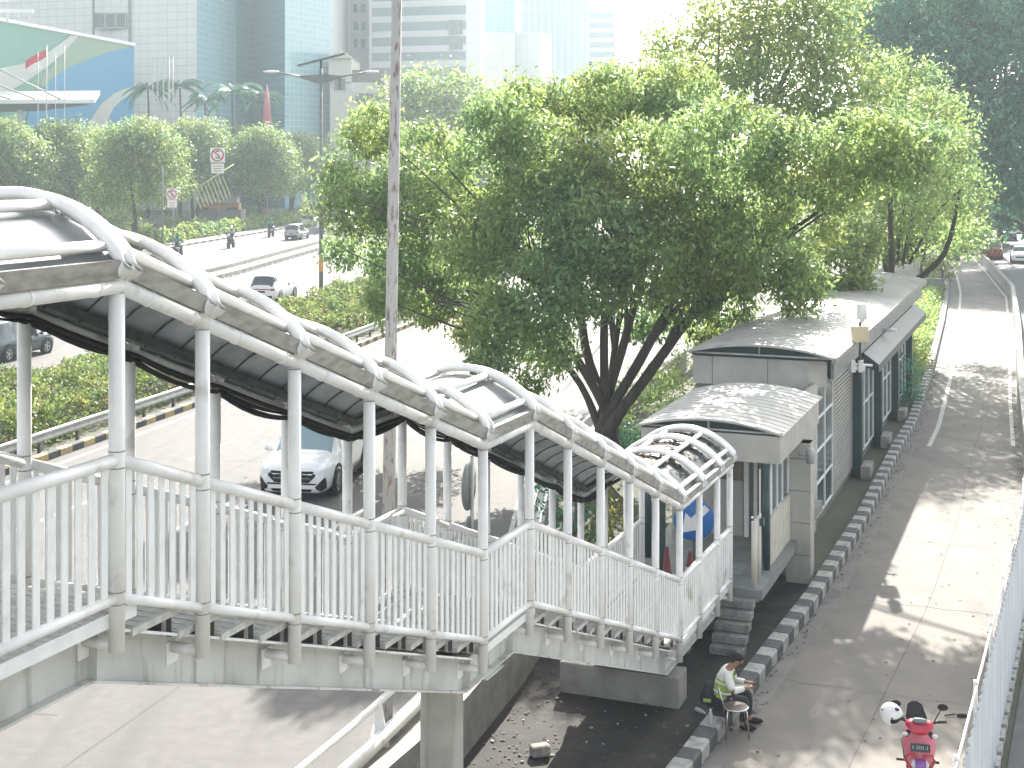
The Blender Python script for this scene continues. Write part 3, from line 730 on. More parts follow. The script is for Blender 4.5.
# street lamp in the planted median
lp = P(321, 300, 85.5); lx, ly = lp.x, lp.y
sl_ = thing('street_lamp', (lx, ly, 0), 'tall grey double arm street lamp with solar panel rising from the hedge', 'street lamp')
m = MB(); m.tube([(lx,ly,0),(lx,ly,14.6)], [.14,.085], 12); m.build('pole', 'fascia_grey', sl_)
m = MB(); m.lathe((lx,ly,2.2), [(.145,0),(.145,.75)], 14); m.build('orange_band', 'orange', sl_)
for sg in (-1, 1):
    m = MB(); m.hexa([(lx,ly-.05,13.6),(lx+sg*1.3,ly-.05,14.02),(lx+sg*1.3,ly+.05,14.02),(lx,ly+.05,13.6),(lx,ly-.05,14.25),(lx+sg*1.3,ly-.05,14.14),(lx+sg*1.3,ly+.05,14.14),(lx,ly+.05,14.25)] if sg > 0 else
        [(lx-1.3,ly-.05,14.02),(lx,ly-.05,13.6),(lx,ly+.05,13.6),(lx-1.3,ly+.05,14.02),(lx-1.3,ly-.05,14.14),(lx,ly-.05,14.25),(lx,ly+.05,14.25),(lx-1.3,ly+.05,14.14)])
    m.tube([(lx+sg*1.2,ly,14.08),(lx+sg*2.7,ly,14.35)], .05, 8); a = m.build('arm', 'fascia_grey', sl_)
    m = MB(); m.ball((lx+sg*3.05,ly,14.38), (.5,.17,.09)); m.build('lamp_head', 'lamp_white', a, local=True)
m = MB(); m.beam((lx-1.4,ly,14.75),(lx+1.5,ly,15.5), .8, .06); m.tube([(lx,ly,14.4),(lx,ly,15.1)], .06, 8); m.build('solar_panel', 'teal_dark', sl_)
# second street lamp glimpsed over the tree
c = P(521, 96, 75)
s2 = thing('street_lamp', (c.x+8, c.y, 0), 'street lamp whose thin arm and white head peek over the big tree', 'street lamp')
m = MB(); m.tube([(c.x+5,c.y,0),(c.x+5,c.y,c.z-.1),(c.x-2.3,c.y,c.z-.3)], .05, 8); m.tube([(c.x-2.3,c.y,c.z-.3),(c.x-5,c.y,c.z+.1)],.02,6); m.build('pole', 'galv', s2)
m = MB(); m.beam((c.x-.8,c.y,c.z-.15),(c.x+.7,c.y,c.z+.15), .3, .1); m.build('lamp_head', 'lamp_white', s2)

# text helper
def text_mesh(body, size, loc, rot, depth=.004):
    cu = bpy.data.curves.new('letters', 'FONT'); cu.body = body; cu.size = size; cu.align_x = 'CENTER'; cu.align_y = 'CENTER'; cu.extrude = depth
    o = bpy.data.objects.new('letters', cu); COL.objects.link(o); bpy.context.view_layer.update()
    me = bpy.data.meshes.new_from_object(o.evaluated_get(bpy.context.evaluated_depsgraph_get())); bpy.data.objects.remove(o)
    me.transform(Matrix.Translation(loc) @ rot); return me
FACE = Matrix.Rotation(math.radians(90), 4, 'X')    # lettering faces -Y
def nosign(px, py_sign, d, r, label):
    c = P(px, py_sign, d)
    t = thing('no_stopping_sign', (c.x, c.y, 0), label, 'road sign', 'no stopping signs')
    m = MB(); m.tube([(c.x+r*.2,c.y+.08,.1),(c.x+r*.2,c.y+.08,c.z-r*.8)], .06, 8); m.build('pole', 'fascia_grey', t)
    ax = (Vector((1,0,0)), Vector((0,0,1)), Vector((0,-1,0)))
    m = MB(); m.box((c.x, c.y+.03, c.z), (r*2.25,.03,r*2.25)); bd = m.build('sign_board', 'sign_white', t)
    m = MB(); m.lathe(c, [(r*.78,0),(r,0),(r,.02),(r*.78,.02),(r*.78,0)], 28, ax=ax); m.build('red_ring', 'sign_red', bd, local=True)
    me = text_mesh('S', r*1.7, Vector((c.x, c.y-.02, c.z)), FACE, .01); me.materials.append(MATS['black']); link('letters', me, bd, local=True)
    m = MB(); m.beam((c.x-r*.55,c.y-.04,c.z+r*.55),(c.x+r*.55,c.y-.04,c.z-r*.55), .01, r*.18, up=Vector((0,-1,0)).cross(Vector((.7,0,-.7)))); m.build('slash', 'sign_red', bd, local=True)
    m = MB(); m.box((c.x, c.y+.02, c.z-r*2.05), (r*1.95,.03,r*1.5)); pl = m.build('plate', 'sign_white', t)
    m = MB()
    for k in range(3): m.box((c.x, c.y, c.z-r*1.7-k*r*.36), (r*1.4-k*.1,.01,r*.1))
    m.build('lettering', 'sign_red', pl, local=True)
nosign(217.5, 155, 160, .75, 'larger no stopping sign on a tall dark pole in front of the tree row')
nosign(172, 194, 146, .5, 'smaller no stopping sign nearer the curved footbridge roof, lower than the other')
def simple_pole(name, px, y0, y1, d, r, mat, label, cat='pole'):
    c = P(px, y0, d); m = MB(); m.tube([(c.x,c.y,0.05),(c.x,c.y,c.z)], r, 8); o = m.build(name, mat); return tag(o, label, cat), c
o, c = simple_pole('banner_pole', 162.5, 165, 0, 146, .09, 'fascia_grey', 'thin grey pole just left of the smaller no stopping sign')
# CCTV pole by the bus lane
c = G(940, 292); c.x = interp(KB, c.y)-.6
cc = thing('camera_pole', (c.x, c.y, 0), 'dark camera pole with a square panel beside the far bus lane kerb', 'camera pole')
m = MB(); m.tube([c, (c.x+.25,c.y,2.6), (c.x+.45,c.y,3.9)], .07, 8); m.build('pole', 'dark_steel', cc)
m = MB(); m.box((c.x+.85,c.y,2.5), (.85,.25,.75)); m.build('panel_box', 'brown_panel', cc)
m = MB(); m.beam((c.x+.35,c.y,3.75),(c.x+.95,c.y-.1,4.6), .3,.3); m.build('camera', 'dark_steel', cc)
m = MB(); m.box((c.x-1.1,c.y-2,.75), (1.1,.7,.7)); m.tube([(c.x-1.4,c.y-2,0),(c.x-1.4,c.y-2,.5)],.05,6); m.tube([(c.x-.8,c.y-2,0),(c.x-.8,c.y-2,.5)],.05,6)
tag(m.build('utility_cabinet', 'panel_grey'), 'grey metal cabinet box standing left of the camera pole', 'cabinet')

# ================================================================ VEGETATION
def leaves_mesh(name, C, size, seed, per=14, spread=.3, droop=.5, asp=.45, mat='leaf', D=None):
    if isinstance(C, tuple): C, D = C
    """C: (n,3) sprig centres; every sprig carries `per` small pointed leaves"""
    r = np.random.default_rng(seed); n = len(C)*per
    c = np.repeat(C, per, 0) + r.normal(0, 1, (n,3))*np.array([spread, spread, spread*.75])
    d = r.normal(0, 1, (n,3)); d[:,2] -= droop; d /= np.linalg.norm(d, axis=1)[:,None]
    u = r.normal(0, 1, (n,3))
    if D is not None: u = u*.42 + np.repeat(D, per, 0)*.9 + np.array([0,0,.45])
    s = np.cross(d, u); s /= np.linalg.norm(s, axis=1)[:,None]
    L = size*r.uniform(.6, 1.25, (n,1)); Wd = L*asp
    v = np.empty((n,4,3)); v[:,0] = c; v[:,1] = c+d*L*.5+s*Wd*.5; v[:,2] = c+d*L; v[:,3] = c+d*L*.5-s*Wd*.5
    me = bpy.data.meshes.new(name); me.vertices.add(n*4); me.vertices.foreach_set('co', v.ravel())
    me.loops.add(n*4); me.loops.foreach_set('vertex_index', np.arange(n*4)); me.polygons.add(n)
    me.polygons.foreach_set('loop_start', np.arange(0,n*4,4)); me.polygons.foreach_set('loop_total', np.full(n,4))
    me.update(calc_edges=True); me.materials.append(MATS[mat]); return me
def lobes_points(lobes, dens, seed, sub=True, shell=.62):
    """sprig centres on the outer shell of every lobe, broken into knobbly sub-lobes"""
    r = np.random.default_rng(seed); out = []; nr = []
    for (cx, cy, cz, rx, ry, rz) in lobes:
        area = 4*math.pi*((rx*ry)**.8+(rx*rz)**.8+(ry*rz)**.8)/3
        k = max(5, int(area/1.1)) if sub else 1
        n = int(area*dens)
        dirs = r.normal(0,1,(n,3)); dirs /= np.linalg.norm(dirs,axis=1)[:,None]
        kd = r.normal(0,1,(k,3)); kd /= np.linalg.norm(kd,axis=1)[:,None]; amp = r.uniform(-.34,.30,k)
        w = np.exp((dirs@kd.T-1)*16); bump = (w*amp).sum(1)/(w.sum(1)+.12)
        nrm = dirs*.75 + (w[:,:,None]*kd[None]).sum(1)/(w.sum(1)[:,None]+.12)*.25 + (dirs - (w[:,:,None]*kd[None]).sum(1)/(w.sum(1)[:,None]+.12))*1.6
        rad = (shell+(1.03-shell)*r.random(n)**.45)*(1+bump)
        out.append(dirs*rad[:,None]*np.array([rx,ry,rz]) + np.array([cx,cy,cz])); nr.append(nrm/np.linalg.norm(nrm,axis=1)[:,None])
    return np.concatenate(out), np.concatenate(nr)
def limb(m, pts, r0, r1, n=8):
    pts = [Vector(p) for p in pts]; k = len(pts)
    sm = []; 
    for i in range(k-1):
        for q in range(4):
            t = q/4; p0, p1, p2, p3 = pts[max(i-1,0)], pts[i], pts[i+1], pts[min(i+2,k-1)]
            sm.append(.5*((2*p1)+(p2-p0)*t+(2*p0-5*p1+4*p2-p3)*t*t+(3*p1-p0-3*p2+p3)*t**3))
    sm.append(pts[-1]); K = len(sm)
    m.tube(sm, [lerp(r0, r1, i/(K-1))*(1+.06*math.sin(i*1.7)) for i in range(K)], n)

# --- big tree in front of the station
def PL(lst, k=1.0): return [(*P(x, y, d), k*r*d/F, k*r*d/F*1.15, k*r*d/F*.88) for x, y, d, r in lst]
bt = thing('shade_tree', (2.9, 41, 0), 'huge dense many stemmed shade tree standing between the highway and the station', 'tree')
MAIN = [(372,128,43,30),(342,178,43,20),(365,205,42,36),(344,250,42,17),(405,192,42,44),(428,148,43,28),(448,238,41,42),(400,262,41,34),(385,300,40,20),(430,300,41,26),(465,290,41,30),
 (488,175,42,46),(500,122,43,34),(530,108,44,24),(548,160,42,48),(592,112,44,26),(480,240,40,42),(528,232,40,52),(500,322,39,32),(536,290,39,46),(490,362,39,20),(548,345,39,30),(585,278,39,44),(600,228,40,58),(570,188,41,44),
 (640,170,42,58),(655,262,40,46),(648,318,42,22),(682,210,41,60),(688,292,40,34),(722,250,41,48),(724,300,40,28),(705,335,40,13),(752,195,40,52),(765,255,39.5,38),(800,222,45.5,44),(800,285,41,26),(832,262,50,32),(858,285,50,16),(852,236,51,30),
 (660,120,44,40),(725,140,40,50),(792,158,39.5,46),(868,140,40,36),(903,160,40,30),(925,145,41,22),(838,180,40,32),(640,98,46,34),(604,88,45,26),(684,92,46,36),(565,104,45,28),(520,96,45,20),(530,385,39,12),(472,330,40,16)]
rj = random.Random(77); MAINJ = [(x, y, d+rj.uniform(-2.2, 2.2)+(4 if x < 475 else 0), r) if x < 780 else (x, y, d-1.2, r) for x, y, d, r in MAIN]
pts = lobes_points(PL(MAINJ, 1.02), 10.5, 1)
link('crown', leaves_mesh('crown', pts, .2, 2, per=17, spread=.19, droop=.9), bt)
m = MB(); b0 = Vector((2.75, 41, 0))
stems = [((560,330,40.5),(538,268,40.5),.15),((585,345,41),(578,262,41),.17),((604,340,40.6),(606,250,41),.16),((622,350,41.4),(652,240,42),.17),((640,360,40.6),(700,250,41),.19),((650,372,40.4),(745,240,41.5),.2),((572,372,41.4),(520,330,41),.13),((612,372,42),(628,262,43),.14)]
for k, (a, b, r) in enumerate(stems):
    pa, pb = P(*a), P(*b); s = b0 + Vector((.35*math.cos(k*.8), .3*math.sin(k*.8), -.1))
    mid = s.lerp(pa, .45) + Vector((-(pa.x-s.x)*.22, 0, 0))
    limb(m, [s, mid, pa, pb], r*1.2, r*.5)
    # fork
    q = pa.lerp(pb, .15); limb(m, [q, q.lerp(pb,.5)+Vector((.5-.9*(k%2),.3,.1)), pb+Vector((1.2-2.2*(k%2),.6,.4))], r*.5, .04, 6)
m.build('trunk', 'bark', bt)
m = MB(); rb = random.Random(21)
for i in range(60):
    L_ = MAIN[rb.randrange(len(MAIN))]; e = P(L_[0], L_[1], L_[2]); k = min(range(8), key=lambda j: (P(*stems[j][1])-e).length)
    s = P(*stems[k][0]).lerp(P(*stems[k][1]), rb.uniform(.3, 1)); mid = s.lerp(e, .5)+Vector((rb.uniform(-.3,.3), rb.uniform(-.3,.3), rb.uniform(0,.5)))
    limb(m, [s, mid, e], .055, .015, 5)
m.build('branches', 'bark', bt)

def tree(name, base, lobes, dens, leaf, seed, mat, label, cat='tree', group=None, per=14, spread=.3, trunks=1, tr=.22, shell=.62, lean=None, droop=.5):
    t = thing(name, (base[0], base[1], 0), label, cat, group)
    link('crown', leaves_mesh('crown', lobes_points(lobes, dens, seed, shell=shell), leaf, seed+1, per=per, spread=spread, mat=mat, droop=droop), t)
    r = random.Random(seed); m = MB(); cz = min(l[2]-l[5]*.2 for l in lobes); cx = sum(l[0] for l in lobes)/len(lobes)
    for k in range(trunks):
        s = Vector((base[0]+r.uniform(-.3,.3)*(k>0), base[1]+r.uniform(-.3,.3)*(k>0), -.05)); L_ = lobes[(k*3) % len(lobes)]
        limb(m, [s, (lerp(s.x, L_[0], .3), lerp(s.y, L_[1], .3), cz*.6), (lerp(s.x, L_[0], .8), lerp(s.y, L_[1], .8), cz), (L_[0], L_[1], L_[2])], tr, tr*.3)
    for L_ in lobes[:16]:
        s = Vector((lerp(base[0], L_[0], .25), lerp(base[1], L_[1], .25), cz*.85)); limb(m, [s, (lerp(s.x,L_[0],.55), lerp(s.y,L_[1],.55), lerp(s.z,L_[2],.6)+.3), (L_[0], L_[1], L_[2])], tr*.38, .03, 5)
    m.build('trunk', 'bark', t); return t
# pale airy tree behind
d = 66
LB = [(x, y, d+dd, r) for x, y, dd, r in [(640,110,0,30),(672,72,2,36),(600,98,1,20),(700,118,-2,34),(712,55,3,40),(745,92,0,38),(760,40,3,40),(795,75,0,40),(812,30,2,40),(785,125,-2,34),(835,110,-2,36),(840,60,0,34),(720,15,2,34),(770,-5,3,40),(830,-5,2,36),(665,40,1,16),(870,100,-3,28),(690,150,-3,30)]]
tree('airy_tree', (9.5, 66), PL(LB,1.08), 3.2, .30, 31, 'leaf_light', 'tall airy pale green tree rising behind the big shade tree', per=16, spread=.45, trunks=3, tr=.3, shell=.4)
# tree over the bus lane
LC = [(890,172,54,36),(930,152,56,36),(905,205,58,32),(960,190,60,26),(885,130,58,34),(940,115,60,30),(880,110,66,30),(915,100,66,34),(905,150,65,38),(945,135,66,30),(870,165,64,36),(950,175,66,24),(900,200,64,38),(860,210,63,30),(940,215,66,26),(955,240,68,20),(905,238,66,26),(868,245,65,22),(972,228,68,14),(890,75,67,24),(930,70,66,12)]
tree('bus_lane_tree', (18.6, 68), PL(LC), 4.2, .24, 41, 'leaf', 'bushy green tree leaning over the bus lane behind the station roof', per=15, spread=.34, trunks=3, tr=.22)
LC2 = [(930,215,98,30),(955,225,99,26),(915,240,98,22),(975,238,101,18),(940,190,99,28),(968,205,101,20)]
tree('kerbside_tree', (28.2, 97), PL(LC2), 3.4, .3, 43, 'leaf', 'small multi stemmed tree beside the far bus lane kerb and camera pole', per=13, spread=.4, trunks=4, tr=.13)
# dark trees right background
LD = [(x, y, d, r) for x, y, d, r in [(885,20,128,40),(930,0,130,50),(985,10,130,50),(1035,15,131,50),(900,60,126,38),(950,55,127,48),(1005,70,127,50),(925,110,124,34),(975,120,124,44),(1025,130,125,44),(990,170,122,36),(1030,185,123,34),(960,165,121,26),(1060,90,126,50),(1060,165,124,40)]]
tree('dark_tree', (50, 128), PL(LD,.95), 2.6, .62, 51, 'leaf_dark', 'massive dark green tree filling the upper right beyond the parked cars', per=14, spread=.75, trunks=3, tr=.5)
LD2 = [(x, y, 150, r) for x, y, r in [(870,-15,40),(860,30,30),(905,90,40),(1000,-30,60),(935,-35,50),(1050,-30,60),(960,190,30),(990,205,24),(1040,215,22),(1010,210,20)]]
tree('dark_tree', (53, 152), PL(LD2,1.0), 2.0, .7, 53, 'leaf_dark', 'second dark tree further back, its top running out of the picture', per=13, spread=.8, trunks=2, tr=.4)
# far pale trees above the road between tower and big tree
for i, (lst, bx_, lab) in enumerate([([(400,100,205,26),(430,88,206,28),(460,95,205,26),(425,118,203,26),(470,122,203,24),(395,130,203,22),(495,105,204,20),(440,140,202,24)], 425, 'round hazy tree behind the rusty pole, in front of the pale office blocks'),
                         ([(350,175,190,22),(330,205,188,20),(372,200,188,20),(350,150,191,20)], 350, 'hazy tree at the road bend seen behind the left limb of the big tree'),
                         ([(500,160,196,30),(470,180,195,26),(530,130,197,26),(560,110,198,22),(440,190,194,22)], 500, 'hazy tree hidden largely behind the big shade tree')]):
    tree('hazy_tree', (P(bx_,160,200).x, lst[0][2]+2), PL(lst), .8, .9, 60+i, 'leaf_row', lab, group='hazy trees at the end of the highway', per=11, spread=1.1, tr=.3)
# row of round trees left: three variants, copied
def row_proto(seed, R):
    r = random.Random(seed); lobes = []
    for k in range(11):
        a = k*2.4; q = .62*math.sqrt(k/11); lobes.append((R*q*math.cos(a)*1.05, R*q*math.sin(a), 6.4+R*(.82-.85*(q**2)*1.6)+r.uniform(-.5,.5), R*.45*r.uniform(.85,1.15), R*.45, R*.40))
    for k in range(7): a = k*.9+.3; lobes.append((R*.66*math.cos(a), R*.66*math.sin(a), 6.1+r.uniform(-.5,.5), R*.36, R*.36, R*.34))
    return lobes
ROW = [(8,236,1.0,'round tree at the far left edge of the row, below the blue mural wall'),(58,232,1.05,'round tree under the white canopy wing, second from the left frame edge'),
 (138,243,1.0,'round tree with forked dark trunk just left of the smaller no stopping sign'),(100,229,.95,'round tree under the blue right end of the mural wall'),
 (194,226,1.1,'round tree directly left of the larger no stopping sign'),(232,218,1.05,'round tree behind the larger no stopping sign, below the palms'),
 (263,225,1.0,'round tree with slim trunk rising behind the riders, right of the larger sign'),(290,217,1.0,'round tree just left of the double arm street lamp'),
 (310,212,.95,'round tree directly behind the double arm street lamp'),(-45,238,1.0,'round tree mostly cut by the left edge of the photo'),(165,214,1.1,'taller round tree at the back below the white flagpoles'),(25,219,1.1,'back row tree right below the mural wall, leftmost of the back row')]
protos = []
for i in range(3):
    t = thing('round_tree', (0,0,0), 'x', 'tree', 'round clipped trees along the park')
    link('crown', leaves_mesh('crown', lobes_points(row_proto(70+i, 5.9), 2.3, 80+i), .42, 90+i, per=13, spread=.42, mat='leaf_row'), t, local=True)
    m = MB(); rr = random.Random(i)
    for k in range(2 if i != 1 else 3):
        a = rr.uniform(0,6.3); limb(m, [(.25*math.cos(a),.25*math.sin(a),-.1),(.5*math.cos(a),.5*math.sin(a),2.2),(1.3*math.cos(a),1.3*math.sin(a),5.2),(2*math.cos(a),2*math.sin(a),7)], .26, .08)
    m.build('trunk', 'bark', t, local=True); protos.append(t)
for i, (px, py, s, lab) in enumerate(ROW):
    c = G(px, py); src = protos[i % 3]
    if i < 3: src.location = c; src.rotation_euler.z = i*1.3; src['label'] = lab; src.scale = (s,)*3
    else: dup(src, c, i*1.9, lab, scale=s)
# palms behind the row
def palm(px, ytop, d, label, R=4.5, seed=0):
    c = P(px, ytop, d); t = thing('palm_tree', (c.x, c.y, 0), label, 'palm tree', 'palm trees before the glass tower')
    m = MB(); limb(m, [(c.x,c.y,0),(c.x+.2,c.y,c.z*.5),(c.x,c.y,c.z-.3)], .3, .12); m.build('trunk', 'bark', t)
    m = MB(); r = random.Random(seed)
    for k in range(22):
        a = k*2.4+r.random(); el = r.uniform(-.1,1.1); L_ = R*r.uniform(.8,1.1); px_ = []
        for q in range(8):
            f = q/7; px_.append(Vector((c.x+math.cos(a)*L_*f*math.cos(el*.6), c.y+math.sin(a)*L_*f*math.cos(el*.6), c.z+L_*(math.sin(el)*f-.75*f*f))))
        m.tube(px_, .04, 4, caps=False)
        side = Vector((-math.sin(a), math.cos(a), 0))
        for q in range(1, 7):
            for e in range(3):
                p = px_[q].lerp(px_[q+1] if q < 7 else px_[q], e/3)
                for sg in (-1, 1):
                    tip = p+side*sg*1.1*(1-q/9)+Vector((math.cos(a)*.4,math.sin(a)*.4,-.55)); w = Vector((math.cos(a),math.sin(a),0))*.09
                    m.add([p-w, p+w, tip], [(0,1,2)])
    m.build('fronds', 'leaf_dark', t)
palm(232, 92, 215, 'widest palm, in front of the blue glass corner of the tower', 5.5, 1)
palm(205, 100, 212, 'middle palm between the flagpoles and the glass corner', 4, 2)
palm(180, 86, 214, 'palm just right of the white flagpoles', 4.5, 3)
palm(148, 88, 216, 'leftmost palm, between the mural wall and the flagpoles', 4.5, 4)
palm(262, 96, 218, 'rightmost palm, against the dark recess of the tower', 4.2, 5)
# hedges in the median
def hedge(name, fa, oa, fb_, ob, y0, y1, h, dens, leaf, mat, label, seed, per=10):
    r = np.random.default_rng(seed); n = int((y1-y0)*8*dens*1.5)
    y = r.uniform(y0, y1, n); xa = np.array([interp(fa, v)+oa for v in y]); xb = np.array([interp(fb_, v)+ob for v in y]); u = r.random(n)
    edge = np.minimum(u, 1-u)*(xb-xa); hh = h*(.80+.22*np.sin(y*.9+u*5)*np.sin(u*9+y*.37)+.10*np.sin(y*3.1+u*17))*np.clip(edge/.55, .25, 1)**.5
    z = hh*(1-.30*r.random(n)**2); side = edge < .5; z[side] = r.uniform(.15, 1, side.sum())*hh[side]
    C = np.stack([xa+(xb-xa)*u, y, z+.1], 1)
    o = link(name, leaves_mesh(name, C, leaf, seed+1, per=per, spread=.16, droop=-.2, asp=.6, mat=mat)); 
    tag(o, label, 'hedge'); return o
hedge('median_hedge', L2, .5, L1, -1.0, 33, 66, 1.25, 16, .15, 'hedge_leaf', 'low clipped flowering hedge with reddish tips behind the guard rail at left', 5, per=12)
hedge('median_hedge', L2, .4, L1, -1.0, 68, 112, 1.35, 6, .24, 'hedge_leaf', 'sunlit yellow green hedge around the foot of the double arm street lamp', 7, per=12)
hedge('park_hedge', L4, -4.2, L4, -3.0, 132, 200, 1.5, 8, .35, 'leaf_row', 'long clipped green hedge along the sidewalk behind the scooters', 9, per=10)
# park shrubs
r_ = random.Random(4)
SH = [(95,236,3.0,'leaf_light','wide yellow green shrub left of the forked tree'),(108,226,2.6,'bush_yellow','bright yellow green bush below the round tree row'),(160,232,1.8,'bush_yellow','sunny bush behind the smaller sign post'),
      (185,236,1.5,'leaf_light','low shrub right of the smaller sign post'),(232,222,2.3,'leaf_row','rounded topiary shrub right of the larger sign pole'),(246,222,1.8,'leaf_row','dark green clipped shrub near the slim trunks'),(208,220,2.2,'hedge_leaf','reddish flowering shrub just left of the larger sign pole'),(120,240,1.8,'hedge_leaf','orange tinged bush by the forked trunk')]
for i, (px, py, R, mt, lab) in enumerate(SH):
    c = G(px, py)+Vector((0,8,0)); me = leaves_mesh('shrub', lobes_points([(0,0,R*.4,R,R,R*.65)], 3, 100+i), .4, 110+i, per=10, spread=.3, mat=mt)
    o = link('shrub', me); o.location = c; tag(o, lab, 'shrub', 'shrubs in the park')
# station strip planting
def bush(name, px, py, R, hz, mt, lab, seed, leaf=.14, cat='bush', n=9):
    c = G(px, py); me = leaves_mesh(name, lobes_points([(0,0,hz*.5,R,R,hz*.55)], n, seed), leaf, seed, per=12, spread=.15, mat=mt)
    o = link(name, me); o.location = c; return tag(o, lab, cat)
bush('yellow_bush', 912, 372, .8, 1.5, 'bush_yellow', 'bright yellow green bush at the far end of the station awning', 120)
bush('low_bush', 902, 408, .75, 1.7, 'leaf_dark', 'dark green bush between the last awning pillar and the kerb', 121)
bush('low_bush', 905, 392, .7, 1.5, 'leaf', 'green bush directly behind the dark one at the awning end', 124)
bush('golden_bush', 938, 280, 1.3, 1.6, 'bush_yellow', 'golden bush at the foot of the dark camera pole', 122, .2)
hedge('kerb_plants', KB, -1.8, KB, -.6, 58, 100, .7, 4, .16, 'leaf', 'strip of low plants between the station end and the bus lane kerb', 13)
def bushW(name, x, y, R, hz, mt, lab, seed, leaf=.14):
    me = leaves_mesh(name, lobes_points([(0,0,hz*.5,R,R,hz*.55)], 9, seed), leaf, seed, per=12, spread=.15, mat=mt)
    o = link(name, me); o.location = (x, y, 0); return tag(o, lab, 'bush')
bushW('trunk_bush', 4.6, 41.5, .6, 1.3, 'leaf', 'green bush at the right foot of the big tree trunks', 130)
bushW('wall_bush', 4.2, 44, 1.1, 2.4, 'leaf', 'leafy bush rising behind the retaining wall just right of the big tree trunk', 133, .17)
bushW('wall_bush', 6.2, 47.5, 1.3, 2.6, 'leaf_light', 'pale green bush behind the station roof corner, right of the leafy one', 134, .17)
bushW('wall_bush', 3.6, 42.2, .7, 1.1, 'leaf_dark', 'low dark green bush against the retaining wall beneath the big tree', 135)
bushW('trunk_bush', 1.15, 31.5, .6, 2.2, 'leaf_dark', 'dark upright bush seen between the lower canopy posts', 131)
bushW('trunk_bush', 2.0, 33, .7, 1.9, 'bush_yellow', 'yellowish bush seen through the lower canopy posts, right of the dark one', 132)
# litter of dead leaves
def litter(name, pts, size, label, seed):
    r = np.random.default_rng(seed); n = len(pts); a = r.uniform(0, 6.28, n); L_ = size*r.uniform(.5,1.3,n)
    d = np.stack([np.cos(a), np.sin(a), r.uniform(-.1,.3,n)],1)*L_[:,None]; s = np.stack([-np.sin(a), np.cos(a), r.uniform(-.2,.4,n)],1)*L_[:,None]*.4
    v = np.stack([pts, pts+d*.5+s, pts+d, pts+d*.5-s], 1)
    me = bpy.data.meshes.new(name); me.from_pydata(v.reshape(-1,3).tolist(), [], [(4*i,4*i+1,4*i+2,4*i+3) for i in range(n)]); me.materials.append(MATS['dry_leaf'])
    return tag(link(name, me), label, 'leaves', kind='stuff')
r = np.random.default_rng(3); n = 520
y = r.uniform(18, 62, n); u = np.where(r.random(n)<.78, 1-r.random(n)**4*.6, r.random(n)); xa = np.array([interp(KB, v) for v in y]); xb = np.array([interp(FB, v) for v in y])
P1 = np.stack([xa+.2+(xb-xa-.35)*u, y, np.full(n,.012)],1)
n = 1100; y = r.uniform(18.5, 30, n); xa = np.array([interp(RW, v) for v in y]); xb = np.array([interp(KB, v) for v in y])
P2 = np.stack([xa+.1+(xb-xa-.6)*r.random(n), y, np.full(n,.045)],1)
n = 700; y = r.uniform(17, 60, n); P4 = np.stack([np.array([interp(KB, v) for v in y])+.04+np.abs(r.normal(0,.10,n)), y+.25*np.sin(y*2.1), np.full(n,.012)],1)
n = 500; y = r.uniform(17, 50, n); P5 = np.stack([np.array([interp(FB, v) for v in y])-.04-np.abs(r.normal(0,.16,n)), y, np.full(n,.012)],1)
litter('fallen_leaves', np.concatenate([P1, P2, P4, P5]), .06, 'dry brown leaves scattered over the bus lane and island', 4)
n = 420; t = r.uniform(POSTS[15], POSTS[18], n); ph = np.clip(r.normal(0, .42, n), -.8, .8)
P3 = np.array([tuple(arc(a, b*HA, -.085)) for a, b in zip(t, ph)])
litter('roof_leaves', P3, .12, 'brown leaf litter lying on the lowest bays of the arched roof', 5)
# rubble and scraps on the island
m = MB(); rr = random.Random(8)
c = G(540, 756, .03); m.box(c+Vector((0,0,.09)), (.3,.2,.17), (Vector((.95,.3,0)).normalized(), Vector((-.3,.95,0)).normalized(), Vector((0,0,1))))
tag(m.build('rubble_block', 'stone_rough', bevel=.04), 'single pale lump of broken concrete lying on the dark island ground', 'rubble')
m = MB()
for k in range(26):
    x, y = rr.uniform(470, 700), rr.uniform(690, 765); c = G(x, y, .035); a = rr.uniform(0,3); s = rr.uniform(.02,.06)
    if interp(RW, c.y)+.2 < c.x < interp(KB, c.y)-.4: m.box(c+Vector((0,0,.01)), (s,s*.6,.02), (Vector((math.cos(a),math.sin(a),0)), Vector((-math.sin(a),math.cos(a),0)), Vector((0,0,1))))
tag(m.build('litter_scraps', 'kerb_white'), 'small pale scraps of litter strewn over the island ground', 'litter', kind='stuff')
# ================================================================ BUILDINGS
grid_mat('stone_facade', (.66,.66,.63), (.48,.49,.48), 1.9, 1.35, .06, .5, var=(.62,.62,.60))
grid_mat('glass_facade', (.22,.42,.47), (.42,.52,.54), 1.5, 1.1, .09, .15, .8, var=(.27,.47,.52))
grid_mat('glass_facade_dark', (.12,.31,.36), (.2,.36,.4), 40, 1.3, .12, .15, .8, var=(.15,.34,.39))
grid_mat('band_facade', (.30,.36,.38), (.72,.72,.70), 60, 3.4, .75, .2, .8)
grid_mat('pale_facade', (.70,.70,.67), (.60,.60,.58), 6, 3.2, .07, .6)
grid_mat('blue_facade', (.42,.50,.53), (.6,.63,.63), 2.2, 60, .22, .3)
grid_mat('ribbed_green', (.13,.31,.24), (.10,.25,.20), .55, 60, .05, .6)
grid_mat('ribbed_blue', (.03,.25,.44), (.025,.21,.37), .55, 60, .05, .6)
grid_mat('ribbed_olive', (.22,.32,.21), (.18,.28,.18), .55, 60, .05, .6)
M('pennant', (.45,.43,.2), None, rough=.7)
M('mural_white', (.5,.52,.48), (.43,.45,.41), .3, .6)
